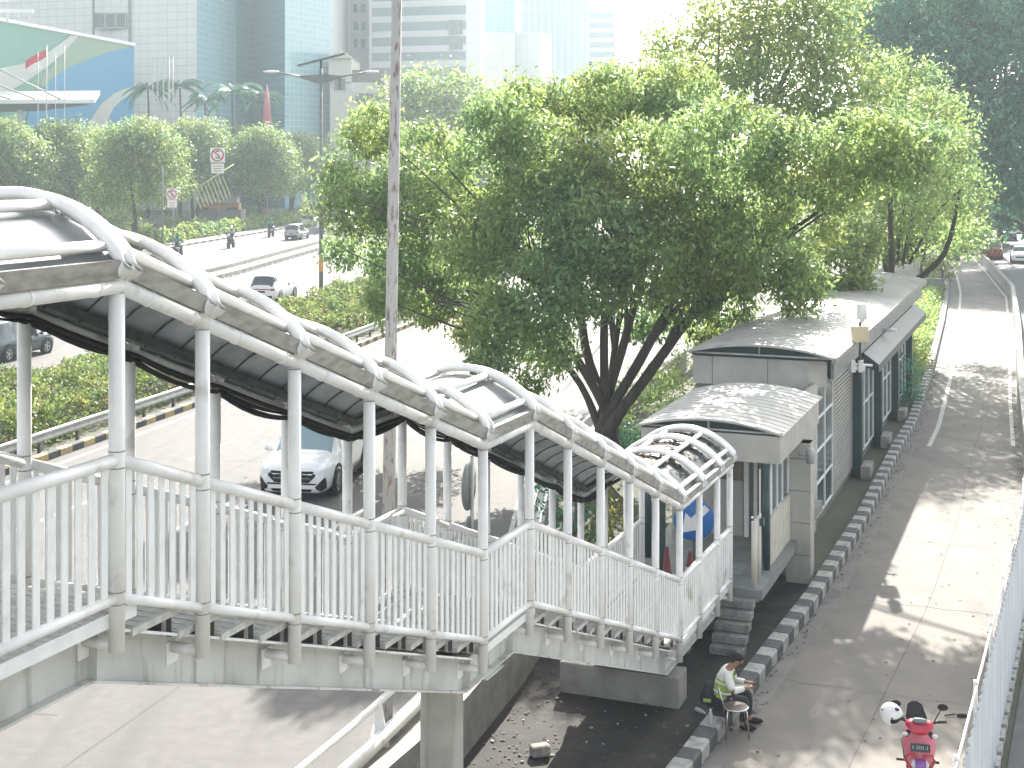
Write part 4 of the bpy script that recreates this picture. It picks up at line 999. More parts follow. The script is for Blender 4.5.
# mural wall: hall with painted long side, plane from (−69.6,190) to (−62.5,231)
mw = thing('mural_building', (-66, 210, 0), 'low hall wall painted in green and blue with sweeping white bands', 'building')
W0, W1 = Vector((-69.6, 190, 0)), Vector((-62.5, 231, 0)); WD = (W1-W0).normalized(); W0 = W0 - WD*30
WN = Vector((WD.y, -WD.x, 0))
def wp(px, py, off=0.0):
    """point of the mural plane seen at this pixel of the photograph"""
    k = (px-512)/F; # X = k*Y ; W0 + s*WD
    s = (k*W0.y - W0.x)/(WD.x - k*WD.y); p = W0+WD*s; return Vector((p.x, p.y, H-(py-HY)*p.y/F)) + WN*off, s
def mural(name, poly, mat, off):
    vs = []; uv = []
    for x, y in poly: p, s = wp(x, y, off); vs.append(p); uv.append((s, p.z))
    n = len(vs); back = [v-WN*.06 for v in vs]
    m = MB(); m.add(vs, [tuple(range(n))], uvs=[uv]); m.add(vs+back, [(i, n+i, n+(i+1)%n, (i+1)%n) for i in range(n)])
    return m.build(name, mat, mw)
m = MB(); a, b = wp(-120, 20)[0], wp(133, 45)[0]; zt = 28
bk = [Vector((a.x-26,a.y+4,0)), Vector((b.x-26,b.y+4,0))]
m.hexa([(a.x,a.y,0),(b.x,b.y,0),(bk[1].x,bk[1].y,0),(bk[0].x,bk[0].y,0),(a.x,a.y,27.7),(b.x,b.y,27.7),(bk[1].x,bk[1].y,27.7),(bk[0].x,bk[0].y,27.7)]); m.build('hall', 'mural_white', mw)
def topy(x): return 20+25*x/133
mural('green_field', [(-100,128),(-60,topy(-60)+1),(0,topy(0)+1),(72,topy(72)+1),(60,47),(30,62),(0,68),(0,96),(40,78),(75,55),(112,topy(112)+1),(60,75),(35,100),(30,130)][:0] or [(-100,150),(-100,3),(72,topy(72)+1),(115,topy(115)+1),(60,82),(35,105),(32,150)], 'ribbed_green', .05)
mural('olive_field', [(76,topy(76)+1),(114,topy(114)+1),(133,46),(100,55),(66,68),(45,88),(38,84)], 'ribbed_olive', .12)
mural('blue_field', [(133,46),(133,150),(20,150),(28,108),(38,92),(52,78),(66,68),(84,61),(105,53)], 'ribbed_blue', .19)
mural('white_band', [(-60,66),(0,68),(20,64),(36,58),(54,47),(70,topy(70)+1.5),(77,topy(77)+1.5),(62,53),(44,68),(24,82),(0,95),(-60,120)], 'mural_white', .26)
mural('white_band', [(133,87),(133,95),(122,98),(112,108),(106,120),(102,150),(74,150),(88,122),(98,106),(112,94),(122,89)], 'mural_white', .26)
mural('roof_trim', [(-120,topy(-120)-2),(133.6,topy(133.6)-2),(133.6,topy(133.6)+1),(-120,topy(-120)+1)], 'lamp_white', .4)
# canopy wing with stay rods
cw = thing('canopy_wing', (P(40,100,178).x, 178, 0), 'white cantilevered entrance canopy held by slanting rods before the mural wall', 'canopy')
def PP(x, y, d): return P(x, y, d)
m = MB(); 
a0,a1,a2,a3 = PP(-60,100,178),PP(95,99,180),PP(95,103,180),PP(-60,104,178)
m.hexa([a3, a2, a2+Vector((-2,9,1.5)), a3+Vector((-2,9,1.5)), a0, a1, a1+Vector((-2,9,1.5)), a0+Vector((-2,9,1.5))]); m.build('slab', 'lamp_white', cw)
m = MB(); m.add([PP(-60,104.5,178),PP(93,103.5,180),PP(40,110,184),PP(-60,113,184)], [(0,1,2,3)]); m.add([PP(-60,114,184.4),PP(40,111,184.4),PP(93,104.5,180.4),PP(-60,105.5,178.4)], [(0,1,2,3)]); m.build('soffit', 'panel_grey', cw)
for q in ((-20,60,60,99),(-40,70,35,99),(-60,80,10,99)):
    m = MB(); m.tube([PP(q[0],q[1],179), PP(q[2],q[3],179)], .12, 6); m.build('stay_rod', 'panel', cw)
for x in (-40, 20): m = MB(); m.tube([PP(x,110,180).xy.to_3d(), PP(x,110,180)], .3, 8); m.build('column', 'panel', cw)
# roof sign / plant on the hall roof, at left edge
m = MB(); c = wp(4, 12)[0]; 
for k in range(6): m.tube([Vector((c.x-4+k*1.5,c.y,27.5)), Vector((c.x-4+k*1.5,c.y,29.5))], .08, 5)
m.beam((c.x-6,c.y,29.5),(c.x+4,c.y,29.3),.5,.5); m.beam((c.x-6,c.y,30.4),(c.x+2,c.y,31.4),2.5,.7)
m.build('roof_unit', 'lamp_white', mw)
# flags
def flagpole(px, y0, d, label, grp=None, r=.1, flag=False):
    c = P(px, y0, d); t = thing('flagpole', (c.x, c.y, 0), label, 'flagpole', grp)
    m = MB(); m.tube([(c.x,c.y,0),(c.x,c.y,c.z)], r*.8, 8); m.ball((c.x,c.y,c.z), r*1.2, 8, 6); m.build('pole', 'panel', t)
    if flag:
        for nm, mt, z in (('red_half','sign_red',0),('white_half','sign_white',-1.0)):
            m = MB(); vs = []
            for q in range(9):
                f = q/8; x = c.x+.1 - 0 + 0; 
                vs += [(c.x-3.0*f*.9, c.y+.25*math.sin(f*7), c.z-.3+z-1.6*f), (c.x-3.0*f*.9, c.y+.25*math.sin(f*7), c.z-1.3+z-1.7*f)]
            m.add(vs, [(2*q,2*q+1,2*q+3,2*q+2) for q in range(8)], True); m.build(nm, mt, t)
flagpole(46.5, 46, 176, 'white flagpole flying a red and white flag before the mural', flag=True)
flagpole(38, 52, 175, 'bare thin pole left of the one flying the red and white flag', r=.07)
flagpole(55.5, 54, 176.5, 'bare thin pole between the waving flag and the rightmost pole', r=.07)
flagpole(64.5, 45, 177, 'bare thin pole, rightmost before the mural wall', r=.07)
for i, px in enumerate((152.5, 157.5, 163.5, 169, 172.8)):
    flagpole(px, 58, 205, ['first','second','third','fourth','fifth'][i]+' from the left of the five bare white flagpoles before the stone tower', 'bare flagpoles before the tower', .11)
c = P(267, 90, 206); m = MB(); m.lathe((c.x,c.y,0), [(.1,0),(.1,c.z-5),(.75,c.z-5),(.2,c.z),(0,c.z+1)], 10); tag(m.build('folded_banner', 'scooter_pink'), 'furled reddish banner standing before the dark glass recess', 'banner')

def building(name, label, faces, z1, parts=(), z0=0):
    """faces: list of (mat, [plan points]) ; closed volume made of strips"""
    allp = [p for _, pl in faces for p in pl]; cx = sum(p[0] for p in allp)/len(allp); cy = sum(p[1] for p in allp)/len(allp)
    t = thing(name, (cx, cy, 0), label, 'building')
    for mt, pl in faces:
        m = MB(); m.wall(pl, z0, z1); m.build('facade', mt, t)
    ring = []
    for _, pl in faces:
        for p in pl:
            if not ring or (Vector(ring[-1])-Vector(p[:2])).length > .01: ring.append(tuple(p[:2]))
    m = MB(); m.add([(x,y,z1-.05) for x,y in ring], [tuple(range(len(ring)))]); m.build('roof', 'panel', t); return t
def gp(px, d): return (d*(px-512)/F, d)
tw = building('office_tower', 'broad tower with pale stone grid and blue glass wings', [('stone_facade', [(gp(-60,262)[0]-20,300), gp(-60,262), gp(197,246)]), ('glass_facade', [gp(197,246), gp(236,268)]),
    ('glass_facade_dark', [gp(236,268), (gp(252,281)), gp(285,262)]), ('glass_facade', [gp(285,262), gp(331,276)]), ('stone_facade', [gp(331,276), (gp(331,300)[0],330), (gp(-60,262)[0]-20,330), (gp(-60,262)[0]-20,300)])], 62)
m = MB(); a, b = P(95,14,251.3), P(126,28,250.2); m.box(((a.x+b.x)/2, 251.2-.7, (a.z+b.z)/2), (b.x-a.x, .9, a.z-b.z)); wn = m.build('window', 'glass_dark', tw)
m = MB()
for x in (95,105.5,116,126): c = P(x,21,250); m.box((c.x,249.95,c.z),(.22,.2,a.z-b.z+.2))
for z in (a.z,b.z): m.box(((a.x+b.x)/2,249.95,z),(b.x-a.x+.2,.2,.2))
m.build('mullions', 'panel', wn, local=True)
m = MB()
for x in (94,130): c = P(x,20,250); m.box((c.x,249.6,31),(.35,.35,62))
m.build('joint_pier', 'panel_grey', tw)
bd = building('office_block', 'pale office block with three rows of small paired windows', [('pale_facade', [(gp(326,330)[0],360), gp(326,330), gp(369,330), (gp(369,330)[0],360)])], 75)
for px in (355.5, 363):
    for py in (8, 26, 43, -10):
        c = P(px, py, 329.8); m = MB(); m.box((c.x, 329.8, c.z), (.9,.3,1.9)); m.build('window', 'glass_dark', bd)
bb = building('banded_office', 'wide office block with glass bands and white floor edges', [('band_facade', [gp(369,318), gp(466,312)]), ('pale_facade', [gp(466,312), gp(481,316), (gp(481,316)[0],345), (gp(369,318)[0],345)])], 80)
for py0, py1, x0, x1 in ((20,34,449,465),(38,49,449,465)):
    a, b = P(x0,py0,312), P(x1,py1,312); m = MB(); m.box(((a.x+b.x)/2,312.6,(a.z+b.z)/2),(b.x-a.x,.8,a.z-b.z)); m.build('window', 'glass_pane', bb)
building('office_block', 'slim pale block with glazed upper corner right of the banded office', [('pale_facade', [(gp(480,350)[0],380), gp(480,350), gp(515,352), (gp(515,352)[0],380)])], 41)
building('glass_block', 'faint glass block peeking above the slim pale block', [('glass_facade', [(gp(483,365)[0],390), gp(483,365), gp(516,366), (gp(516,366)[0],390)])], 80)
building('office_block', 'plain white windowless block low beside the stepped balconies', [('pale_facade', [(gp(505,370)[0],400), gp(505,370), gp(540,372), gp(552,378), (gp(552,378)[0],400)])], 43)
building('hazy_tower', 'hazy blue tower with vertical ribs fading into the bright sky', [('blue_facade', [(gp(520,470)[0],500), gp(520,470), gp(590,470), (gp(590,470)[0],500)])], 110)
building('hazy_tower', 'faintest rightmost tower, stepped lower beside the ribbed one', [('band_facade', [(gp(590,490)[0],520), gp(590,490), gp(615,490), (gp(615,490)[0],520)])], 62)
building('low_block', 'low white block glimpsed under the hazy towers', [('pale_facade', [(gp(545,400)[0],430), gp(545,400), gp(580,400), (gp(580,400)[0],430)])], 33)
hs = building('beige_house', 'beige gabled building beside the double arm street lamp', [('cream', [(gp(330,270)[0],290), gp(330,270), gp(352,270), gp(386,272), (gp(386,272)[0],292)])], 24)
c = P(340, 60, 270); m = MB(); hx = c.x; m.add([(gp(328,269)[0],269,28.6),(gp(352,269)[0],269,28.6),(hx,269,30.3),(gp(328,269)[0],285,28.6),(gp(352,269)[0],285,28.6),(hx,285,30.3)], [(0,1,2),(3,5,4),(0,2,5,3),(1,4,5,2),(0,3,4,1)]); m.build('gable_roof', 'cream', hs)
m = MB(); m.box((gp(340,270)[0], 277.5, 26.2), (4.4,15,4.8)); m.build('upper_storey', 'cream', hs)
for px, py, w, h in ((338,84,1.2,2.2),(342,84,1.2,2.2),(368,98,4.6,1.8)):
    c = P(px, py, 269.8); m = MB(); m.box((c.x,269.7,c.z),(w,.3,h)); m.build('window', 'glass_dark', hs)
m = MB(); c = P(367,80,271); m.box((c.x,274,c.z),(6.5,5,4)); m.build('terrace_room', 'brown_panel', hs)
# far street end: low pale houses closing the road
building('far_block', 'pale building far beyond the bend of the bus lane', [('pale_facade', [(96,330),(gp(900,250)[0],250),(gp(1090,250)[0],250),(gp(1090,250)[0],330)])], 11)

# ================================================================ VEHICLES
def car_loft(stn, K=11):
    """stations (x, zb, w, zh, zr, wr) along x (front +) -> smooth half-profile grid"""
    st_ = np.array(stn, float); nS = len(st_)
    X = []; 
    for i in range(nS-1):
        for q in range(4):
            t = q/4; p0, p1, p2, p3 = st_[max(i-1,0)], st_[i], st_[i+1], st_[min(i+2,nS-1)]
            cr = .5*((2*p1)+(p2-p0)*t+(2*p0-5*p1+4*p2-p3)*t*t+(3*p1-p0-3*p2+p3)*t**3); ln = p1*(1-t)+p2*t
            X.append(cr*.35+ln*.65)
    X.append(st_[-1]); out = []
    for x, zb, w, zh, zr, wr in X:
        pr = [(0,zb),(w*.8,zb),(w*.97,zb+.10),(w,zb+.5*(zh-zb)),(w*.985,zh-.05),(w*.94,zh),(lerp(w*.94,wr,.5),lerp(zh,zr,.52)),(wr,zr-.07),(wr*.86,zr-.01),(wr*.45,zr+.015),(0,zr+.02)]
        out.append([(x, y, z) for y, z in pr]+[(x, -y, z) for y, z in pr[-2:0:-1]])
    return out
def make_car(name, stn, paint, label, loc, rz, L, W_, belt, ws, sw, rw, detail=1, glass='car_glass', ws_glass='windscreen_glass', group=None, wheel=.34, axles=(1.45,-1.35), front=None):
    t = thing(name, loc, label, 'car', group, rz); g = car_loft(stn); n = len(g[0]); k = len(g)
    vs = [p for r in g for p in r]; fs = [(i*n+j, (i+1)*n+j, (i+1)*n+(j+1)%n, i*n+(j+1)%n) for i in range(k-1) for j in range(n)]
    m = MB(); m.add(vs, fs, True); m.add([p for p in g[0]], [tuple(range(n))], False); m.add([p for p in g[-1]], [tuple(range(n))[::-1]], False)
    body = m.build('body', paint, t, local=True)
    bvh = BVHTree.FromPolygons([Vector(v) for v in m.v], m.f)
    def patch(nm, cond, mat):
        mm = MB(); 
        for f in fs:
            c = sum((Vector(vs[i]) for i in f), Vector())/4
            j = [i % n for i in f]
            if cond(c, j):
                nn = (Vector(vs[f[1]])-Vector(vs[f[0]])).cross(Vector(vs[f[3]])-Vector(vs[f[0]])).normalized()
                if nn.dot(c-Vector((c.x*.8,0,.8))) < 0: nn = -nn
                q = [Vector(vs[i])+nn*.008 for i in f]; mm.add(q, [(0,1,2,3)], True)
        if mm.v: return mm.build(nm, mat, t, local=True)
    up = lambda j: min(min(x, n-x) for x in j) >= 5
    side = lambda j: up(j) and max(min(x, n-x) for x in j) <= 7
    patch('windscreen', lambda c, j: ws[0] < c.x < ws[1] and min(min(x,n-x) for x in j) >= 7, ws_glass)
    for sg in (-1, 1):
        for a, b in sw: patch('side_window', lambda c, j: a < c.x < b and side(j) and c.y*sg > 0 , glass)
    patch('rear_window', lambda c, j: rw[0] < c.x < rw[1] and min(min(x,n-x) for x in j) >= 6, glass)
    for ax_ in axles:
        for sg in (-1, 1):
            Xa = (Vector((1,0,0)), Vector((0,0,1)), Vector((0,sg,0)))
            mm = MB(); mm.lathe((ax_,sg*(W_-.05),wheel+.02), [(0,.0),(wheel+.09,.0),(wheel+.10,.055),(wheel+.03,.058),(wheel-.02,.02),(0,.02)], 24, ax=Xa); mm.build('wheel_arch', 'black', t, local=True)
            mm = MB(); mm.lathe((ax_,sg*(W_-.2),wheel), [(wheel*.6,0),(wheel*.93,0),(wheel,.03),(wheel,.18),(wheel*.93,.215),(wheel*.66,.21)], 24, ax=Xa); wh = mm.build('wheel', 'rubber', t, local=True)
            mm = MB(); mm.lathe((ax_,sg*(W_-.2),wheel), [(0,.18),(wheel*.2,.20),(wheel*.25,.185)], 14, ax=Xa)
            mm.lathe((ax_,sg*(W_-.2),wheel), [(wheel*.58,.19),(wheel*.68,.212),(wheel*.68,.15)], 24, ax=Xa)
            for s_ in range(5):
                a = s_*1.2566; d = Vector((math.cos(a),0,math.sin(a))); mm.beam(Vector((ax_,sg*(W_-.01),wheel))+d*.04, Vector((ax_,sg*(W_-.01),wheel))+d*wheel*.64, .06, .02, up=Vector((0,1,0)))
            mm.build('rim', 'alloy', wh, local=True)
    def decal(nm, poly, mat, axis=0, sg=1, parent=t, off=.012, res=6):
        """thin panel following the body skin; poly in (y,z) seen from front/rear"""
        mm = MB(); ys_ = [p[0] for p in poly]; 
        # scan rows
        import itertools
        zs = [p[1] for p in poly]; z0, z1 = min(zs), max(zs); R = res; rows = []
        for r in range(R+1):
            z = lerp(z0+1e-4, z1-1e-4, r/R); xs = []
            for (ya, za), (yb, zb) in zip(poly, poly[1:]+poly[:1]):
                if (za-z)*(zb-z) < 0: xs.append(ya+(yb-ya)*(z-za)/(zb-za))
            if len(xs) < 2: continue
            rows.append((z, min(xs), max(xs)))
        C = 8; pts_ = []
        for z, a, b in rows:
            for c in range(C+1):
                y = lerp(a, b, c/C); h = bvh.ray_cast(Vector((sg*5, y, z)), Vector((-sg,0,0)))
                x = h[0].x if h[0] else sg*L/2
                pts_.append((x+sg*off, y, z))
        mm.add(pts_, [(r*(C+1)+c, r*(C+1)+c+1, (r+1)*(C+1)+c+1, (r+1)*(C+1)+c) for r in range(len(rows)-1) for c in range(C)], True)
        return mm.build(nm, mat, parent, local=True)
    if detail:
        for sg in (-1, 1):
            mm = MB(); mm.ball((ws[1]-.38, sg*(W_+.09), belt+.08), (.07,.12,.085), 10, 8); mm.beam((ws[1]-.38,sg*(W_-.08),belt+.03),(ws[1]-.38,sg*(W_+.03),belt+.05),.05,.04); mm.build('mirror', paint, t, local=True)
    return t, decal, bvh
def mpv(L=4.75, W_=.92):
    h = L/2
    return [(-h,.42,W_*.80,.90,1.05,.60),(-h+.08,.30,W_*.93,.98,1.25,.62),(-h+.35,.24,W_*.98,1.0,1.66,.60),(-h+.75,.22,W_,1.0,1.75,.64),(-.6,.22,W_,.98,1.78,.66),(.2,.22,W_,.96,1.76,.66),
            (.62,.22,W_,.95,1.66,.64),(1.30,.22,W_,.93,1.08,.70),(1.75,.22,W_*.985,.90,1.0,.72),(h-.28,.20,W_*.95,.84,.92,.68),(h-.08,.22,W_*.86,.74,.82,.60),(h,.30,W_*.72,.62,.70,.50)]
def yaw(slope): return math.atan2(1, slope)   # heading along +Y with this dX/dY
# the near white crossover, driving towards us
loc = Vector((-5.45, 39.3, 0)); hd = yaw(.33)+math.pi+math.radians(10)
t, dc, _ = make_car('white_crossover', mpv(), 'car_white', 'white crossover driving towards the camera, seen between the footbridge posts', loc, hd, 4.75, .92, .95, (.66,1.28), [(-1.75,-.95),(-.85,.0),(.08,.85)], (-2.3,-1.95)); t.scale = (1.04,1.10,1.06)
dc('grille', [(-.60,.66),(-.52,.76),(.52,.76),(.60,.66),(.42,.48),(-.42,.48)], 'black')
dc('grille_trim', [(-.50,.70),(.50,.70),(.49,.68),(-.49,.68)], 'chrome', off=.02); dc('grille_trim', [(-.46,.60),(.46,.60),(.45,.58),(-.45,.58)], 'chrome', off=.02)
for s in (-1,1):
    dc('headlight', [(s*.50,.70),(s*.62,.80),(s*.84,.83),(s*.80,.72),(s*.66,.68)], 'lens')
    dc('bumper_insert', [(s*.56,.36),(s*.80,.62),(s*.83,.52),(s*.82,.30),(s*.70,.26)], 'black')
dc('bumper_strip', [(-.62,.47),(.62,.47),(.6,.43),(-.6,.43)], 'black')
dc('lower_grille', [(-.52,.33),(.52,.33),(.46,.25),(-.46,.25)], 'black')
dc('number_plate', [(-.22,.42),(.22,.42),(.22,.31),(-.22,.31)], 'plate', off=.025)
m = MB()
for s in (-1,1): m.box((0, s*.925, .30), (2.3,.02,.10))
m.build('sill_trim', 'black', t, local=True)
# white crossover seen from behind beyond the hedge
c = G(274, 300); 
t, dc, _ = make_car('white_crossover', mpv(4.7), 'car_white', 'white crossover seen from behind beyond the hedge, left of the double arm lamp', c, yaw(.17), 4.7, .92, .95, (.66,1.28), [(-1.75,-.95),(-.85,.0),(.08,.85)], (-2.32,-1.85))
for s in (-1,1): dc('tail_light', [(s*.50,.92),(s*.86,.98),(s*.86,.78),(s*.62,.80)], 'tail_red', sg=-1)
dc('tail_strip', [(-.5,.92),(.5,.92),(.5,.86),(-.5,.86)], 'tail_red', sg=-1); dc('number_plate', [(-.24,.80),(.24,.80),(.24,.68),(-.24,.68)], 'plate', sg=-1, off=.02); dc('bumper', [(-.7,.50),(.7,.50),(.66,.34),(-.66,.34)], 'black', sg=-1)
# dark crossover at the left edge
c = G(11, 357)
t, dc, _ = make_car('grey_crossover', mpv(4.5,.9), 'car_grey', 'dark grey crossover at the left frame edge beyond the hedge', c, yaw(.30), 4.5, .9, .95, (.66,1.28), [(-1.7,-.95),(-.85,.0),(.08,.85)], (-2.2,-1.8))
m = MB()
for s in (-1,1): m.tube([(-1.5,s*.6,1.80),(.3,s*.6,1.80)], .02, 6)
m.build('roof_rail', 'chrome', t, local=True)
# silver suv on the frontage road
c = G(297, 239)
t, dc, _ = make_car('silver_crossover', mpv(4.7), 'car_silver', 'silver crossover driving away on the lane behind the concrete divider', c, yaw(.12), 4.7, .92, .95, (.66,1.28), [(-1.75,-.95),(-.85,.0),(.08,.85)], (-2.32,-1.85))
for s in (-1,1): dc('tail_light', [(s*.48,.90),(s*.86,.98),(s*.86,.80),(s*.5,.82)], 'tail_red', sg=-1)
dc('bumper', [(-.8,.55),(.8,.55),(.76,.32),(-.76,.32)], 'black', sg=-1); dc('number_plate', [(-.24,.78),(.24,.78),(.24,.68),(-.24,.68)], 'plate', sg=-1, off=.02)
FAR = [(345,222,'car_grey','dark car far off behind the street lamp, last on the scooter lane'),(312,226,'car_white','white car just ahead of the silver crossover')]
for px, py, pt, lab in FAR: make_car('distant_car', mpv(4.6), pt, lab, G(px, py), yaw(.12), 4.6, .92, .95, (.66,1.28), [(-1.75,.0),(.08,.85)], (-2.32,-1.85), detail=0)
# cars beyond the bus lane at right
c = G(1021, 262)
t, dc, _ = make_car('silver_sedan', [(-2.25,.4,.78,.85,.95,.6),(-2.1,.25,.86,.92,1.02,.68),(-1.6,.22,.9,.95,1.08,.66),(-1.1,.22,.9,.93,1.42,.58),(-.3,.22,.9,.92,1.47,.6),(.3,.22,.9,.9,1.42,.6),(1.05,.22,.9,.88,.98,.66),(1.7,.22,.87,.82,.9,.66),(2.1,.22,.82,.7,.78,.55),(2.22,.3,.72,.6,.66,.5)],
     'car_white', 'white car facing the camera at the right frame edge beyond the barrier', c, yaw(.35)+math.pi, 4.4, .9, .9, (.4,1.0), [(-1,0),(.05,.5)], (-1.6,-1.15))
dc('grille', [(-.5,.62),(.5,.62),(.45,.5),(-.45,.5)], 'black')
for s in (-1,1): dc('headlight', [(s*.52,.66),(s*.8,.72),(s*.8,.62),(s*.6,.58)], 'lens')
c = G(993, 258)
t, dc, _ = make_car('red_car', mpv(4.3,.86), 'car_red', 'red car parked in the shade left of the white one at the right edge', c, yaw(.35)+math.pi, 4.3, .86, .95, (.66,1.28), [(-1.6,.0),(.08,.8)], (-2.1,-1.75))
make_car('dark_car', mpv(4.5), 'car_grey', 'dark car in the shade behind the red and white cars', G(1008, 240), yaw(.35)+math.pi, 4.5, .92, .95, (.66,1.28), [(-1.7,.0),(.08,.85)], (-2.2,-1.8), detail=0)
make_car('silver_car', mpv(4.5), 'car_silver', 'silver car farthest back in the shade at the right edge', G(1022, 233), yaw(.35)+math.pi, 4.5, .92, .95, (.66,1.28), [(-1.7,.0),(.08,.85)], (-2.2,-1.8), detail=0)
# white truck cab glimpsed between the trees
c = P(220, 186, 196); t = thing('white_truck', (c.x, c.y, 0), 'white truck body glimpsed in the gap between the tree row', 'truck')
def rbox(nm, c_, s_, mt): m = MB(); m.box(c_, s_); return m.build(nm, mt, t, bevel=.1)
rbox('body', (c.x, c.y, 4.6), (5.2,2.4,3.2), 'car_white'); rbox('window_band', (c.x-.6, c.y-1.22, 5.3), (2.8,.06,1.2), 'glass_dark'); rbox('chassis', (c.x,c.y,2.5),(5.6,2.2,.9),'orange')
for dx in (-2, 2):
    m = MB(); m.lathe((c.x+dx,c.y-1.1,1.6),[(0,0),(.9,0),(.9,.4),(0,.4)],16,ax=(Vector((1,0,0)),Vector((0,0,1)),Vector((0,-1,0)))); m.build('wheel','rubber',t)
m = MB(); m.box((c.x,c.y,1.1),(6.5,3.5,2.0)); tag(m.build('ramp_block','concrete'), 'concrete block carrying the white truck behind the trees', 'block')
m = MB(); a, b = P(192,187,170), P(222,176,176)
for k in range(9):
    f = k/8; p = a.lerp(b, f); m.add([p, p+Vector((.13,0,.0)), p+Vector((1.2,0,-2.6)), p+Vector((1.05,0,-2.7))], [(0,1,2,3)])
m.tube([a+Vector((-5,0,0)), a.lerp(b,.3)+Vector((0,0,-.2)), b+Vector((1.5,0,1.5))], .06, 5)
tag(m.build('pennant_string', 'pennant'), 'string of pale striped pennants slung between the trees left of the larger sign', 'pennants')

# ================================================================ PEOPLE
def skin_body(name, verts, edges, radii, mat, parent=None, sub=2, root=0, local=False, flat=None):
    me = bpy.data.meshes.new(name); me.from_pydata([tuple(v) for v in verts], edges, []); o = bpy.data.objects.new(name, me); COL.objects.link(o)
    sk = o.modifiers.new('skin', 'SKIN'); sk.use_smooth_shade = True
    for i, r in enumerate(radii):
        d = me.skin_vertices[0].data[i]; d.radius = (r, r) if not isinstance(r, tuple) else r; d.use_root = (i == root)
    s = o.modifiers.new('sub', 'SUBSURF'); s.levels = s.render_levels = sub
    bpy.context.view_layer.update(); dg = bpy.context.evaluated_depsgraph_get()
    m2 = bpy.data.meshes.new_from_object(o.evaluated_get(dg)); bpy.data.objects.remove(o)
    m2.materials.clear(); m2.materials.append(MATS[mat]); 
    m2.polygons.foreach_set('use_smooth', [True]*len(m2.polygons)); m2.polygons.foreach_set('material_index', [0]*len(m2.polygons))
    return link(name, m2, parent, local=local)
def hand(base, dir_, palm_n, mat, nm, parent, s=1.0):
    """open relaxed hand: palm with four unequal curled fingers and a thumb, one mesh"""
    d = dir_.normalized(); n = palm_n.normalized(); sd = d.cross(n).normalized()
    V = [base, base+d*.045*s, base+d*.085*s]; E = [(0,1),(1,2)]; R = [.024*s,(.036*s,.018*s),(.036*s,.017*s)]
    me = MB(); 
    me.ball(base+d*.045*s, .001, 4, 3)
    for k, (o, L_) in enumerate(((-.028,.065),(-.010,.078),(.010,.072),(.027,.058))):
        p = base+d*.085*s+sd*o*s; q = p+(d+n*.35).normalized()*L_*.55*s; r_ = q+(d+n*1.2).normalized()*L_*.45*s
        me.tube([p-d*.02*s, p, q, r_], [.010*s,.0095*s,.0085*s,.006*s], 7)
    p = base+d*.02*s-sd*.028*s; q = p+(d*.7-sd*.8+n*.3).normalized()*.035*s; me.tube([p, q, q+(d+n*.6-sd*.2).normalized()*.03*s], [.012*s,.011*s,.007*s], 7)
    X = d; c = base+d*.045*s
    vs = []; 
    prof = [(-.05,.022,.018),(-.02,.030,.018),(.01,.040,.018),(.045,.041,.015),(.05,.02,.008)]
    for a, w, h in prof:
        for j in range(10):
            an = 2*math.pi*j/10; vs.append(c+d*a*s+sd*w*math.cos(an)*s+n*h*math.sin(an)*s)
    me.add(vs, [(i*10+j, i*10+(j+1)%10, (i+1)*10+(j+1)%10, (i+1)*10+j) for i in range(4) for j in range(10)], True)
    return me.build(nm, mat, parent, local=True)
# --- officer on the kerb, facing +X, reading a phone
kx = interp(KB, 22.35) - .14
pe = thing('person', (kx, 22.35, 0), 'person in a white shirt and yellow green vest sitting on the kerb reading a phone', 'person', rz=math.radians(-14))
hip = Vector((0,0,.40))
V = [(0,0,.40),(-.02,0,.52),(.0,0,.68),(.06,0,.82),(.10,0,.90),(.155,0,.965),(.205,0,1.03),(.235,0,1.085),   # spine, neck, head
     (.0,.09,.38),(.40,.12,.50),(.38,.14,.10),(.42,.14,.05),(.56,.15,.035),
     (.0,-.09,.38),(.38,-.13,.47),(.30,-.15,.10),(.34,-.15,.05),(.48,-.17,.035),
     (.07,.17,.84),(.16,.24,.62),(.38,.10,.66),
     (.07,-.17,.84),(.17,-.25,.62),(.38,-.08,.64)]
E = [(0,1),(1,2),(2,3),(3,4),(4,5),(5,6),(6,7),(0,8),(8,9),(9,10),(10,11),(11,12),(0,13),(13,14),(14,15),(15,16),(16,17),(3,18),(18,19),(19,20),(3,21),(21,22),(22,23)]
Rr = [.13,.12,.13,.12,.06,.058,.085,.075,.09,.065,.042,.045,.03,.09,.065,.042,.045,.03,.055,.042,.028,.055,.042,.028]
body = skin_body('body', V, E, Rr, 'skin', pe, local=True)
def grow(idx, ed, extra, mat, nm, sub=2):
    vv = [V[i] for i in idx]; mp = {j: k for k, j in enumerate(idx)}; return skin_body(nm, vv, [(mp[a], mp[b]) for a, b in ed], [Rr[i]+extra for i in idx], mat, body, local=True)
V.append((.095,0,.885)); Rr.append(.072)
grow([0,1,2,3,18,19,21,22,24], [(0,1),(1,2),(2,3),(3,18),(18,19),(3,21),(21,22),(3,24)], .024, 'shirt_white', 'shirt')
skin_body('sleeve', [V[19], Vector(V[19]).lerp(Vector(V[20]),.82)], [(0,1)], [.06,.046], 'shirt_white', body, local=True)
skin_body('sleeve', [V[22], Vector(V[22]).lerp(Vector(V[23]),.82)], [(0,1)], [.06,.046], 'shirt_white', body, local=True)
grow([0,8,9,10,13,14,15], [(0,8),(8,9),(9,10),(0,13),(13,14),(14,15)], .014, 'navy', 'trousers')
m = MB(); 
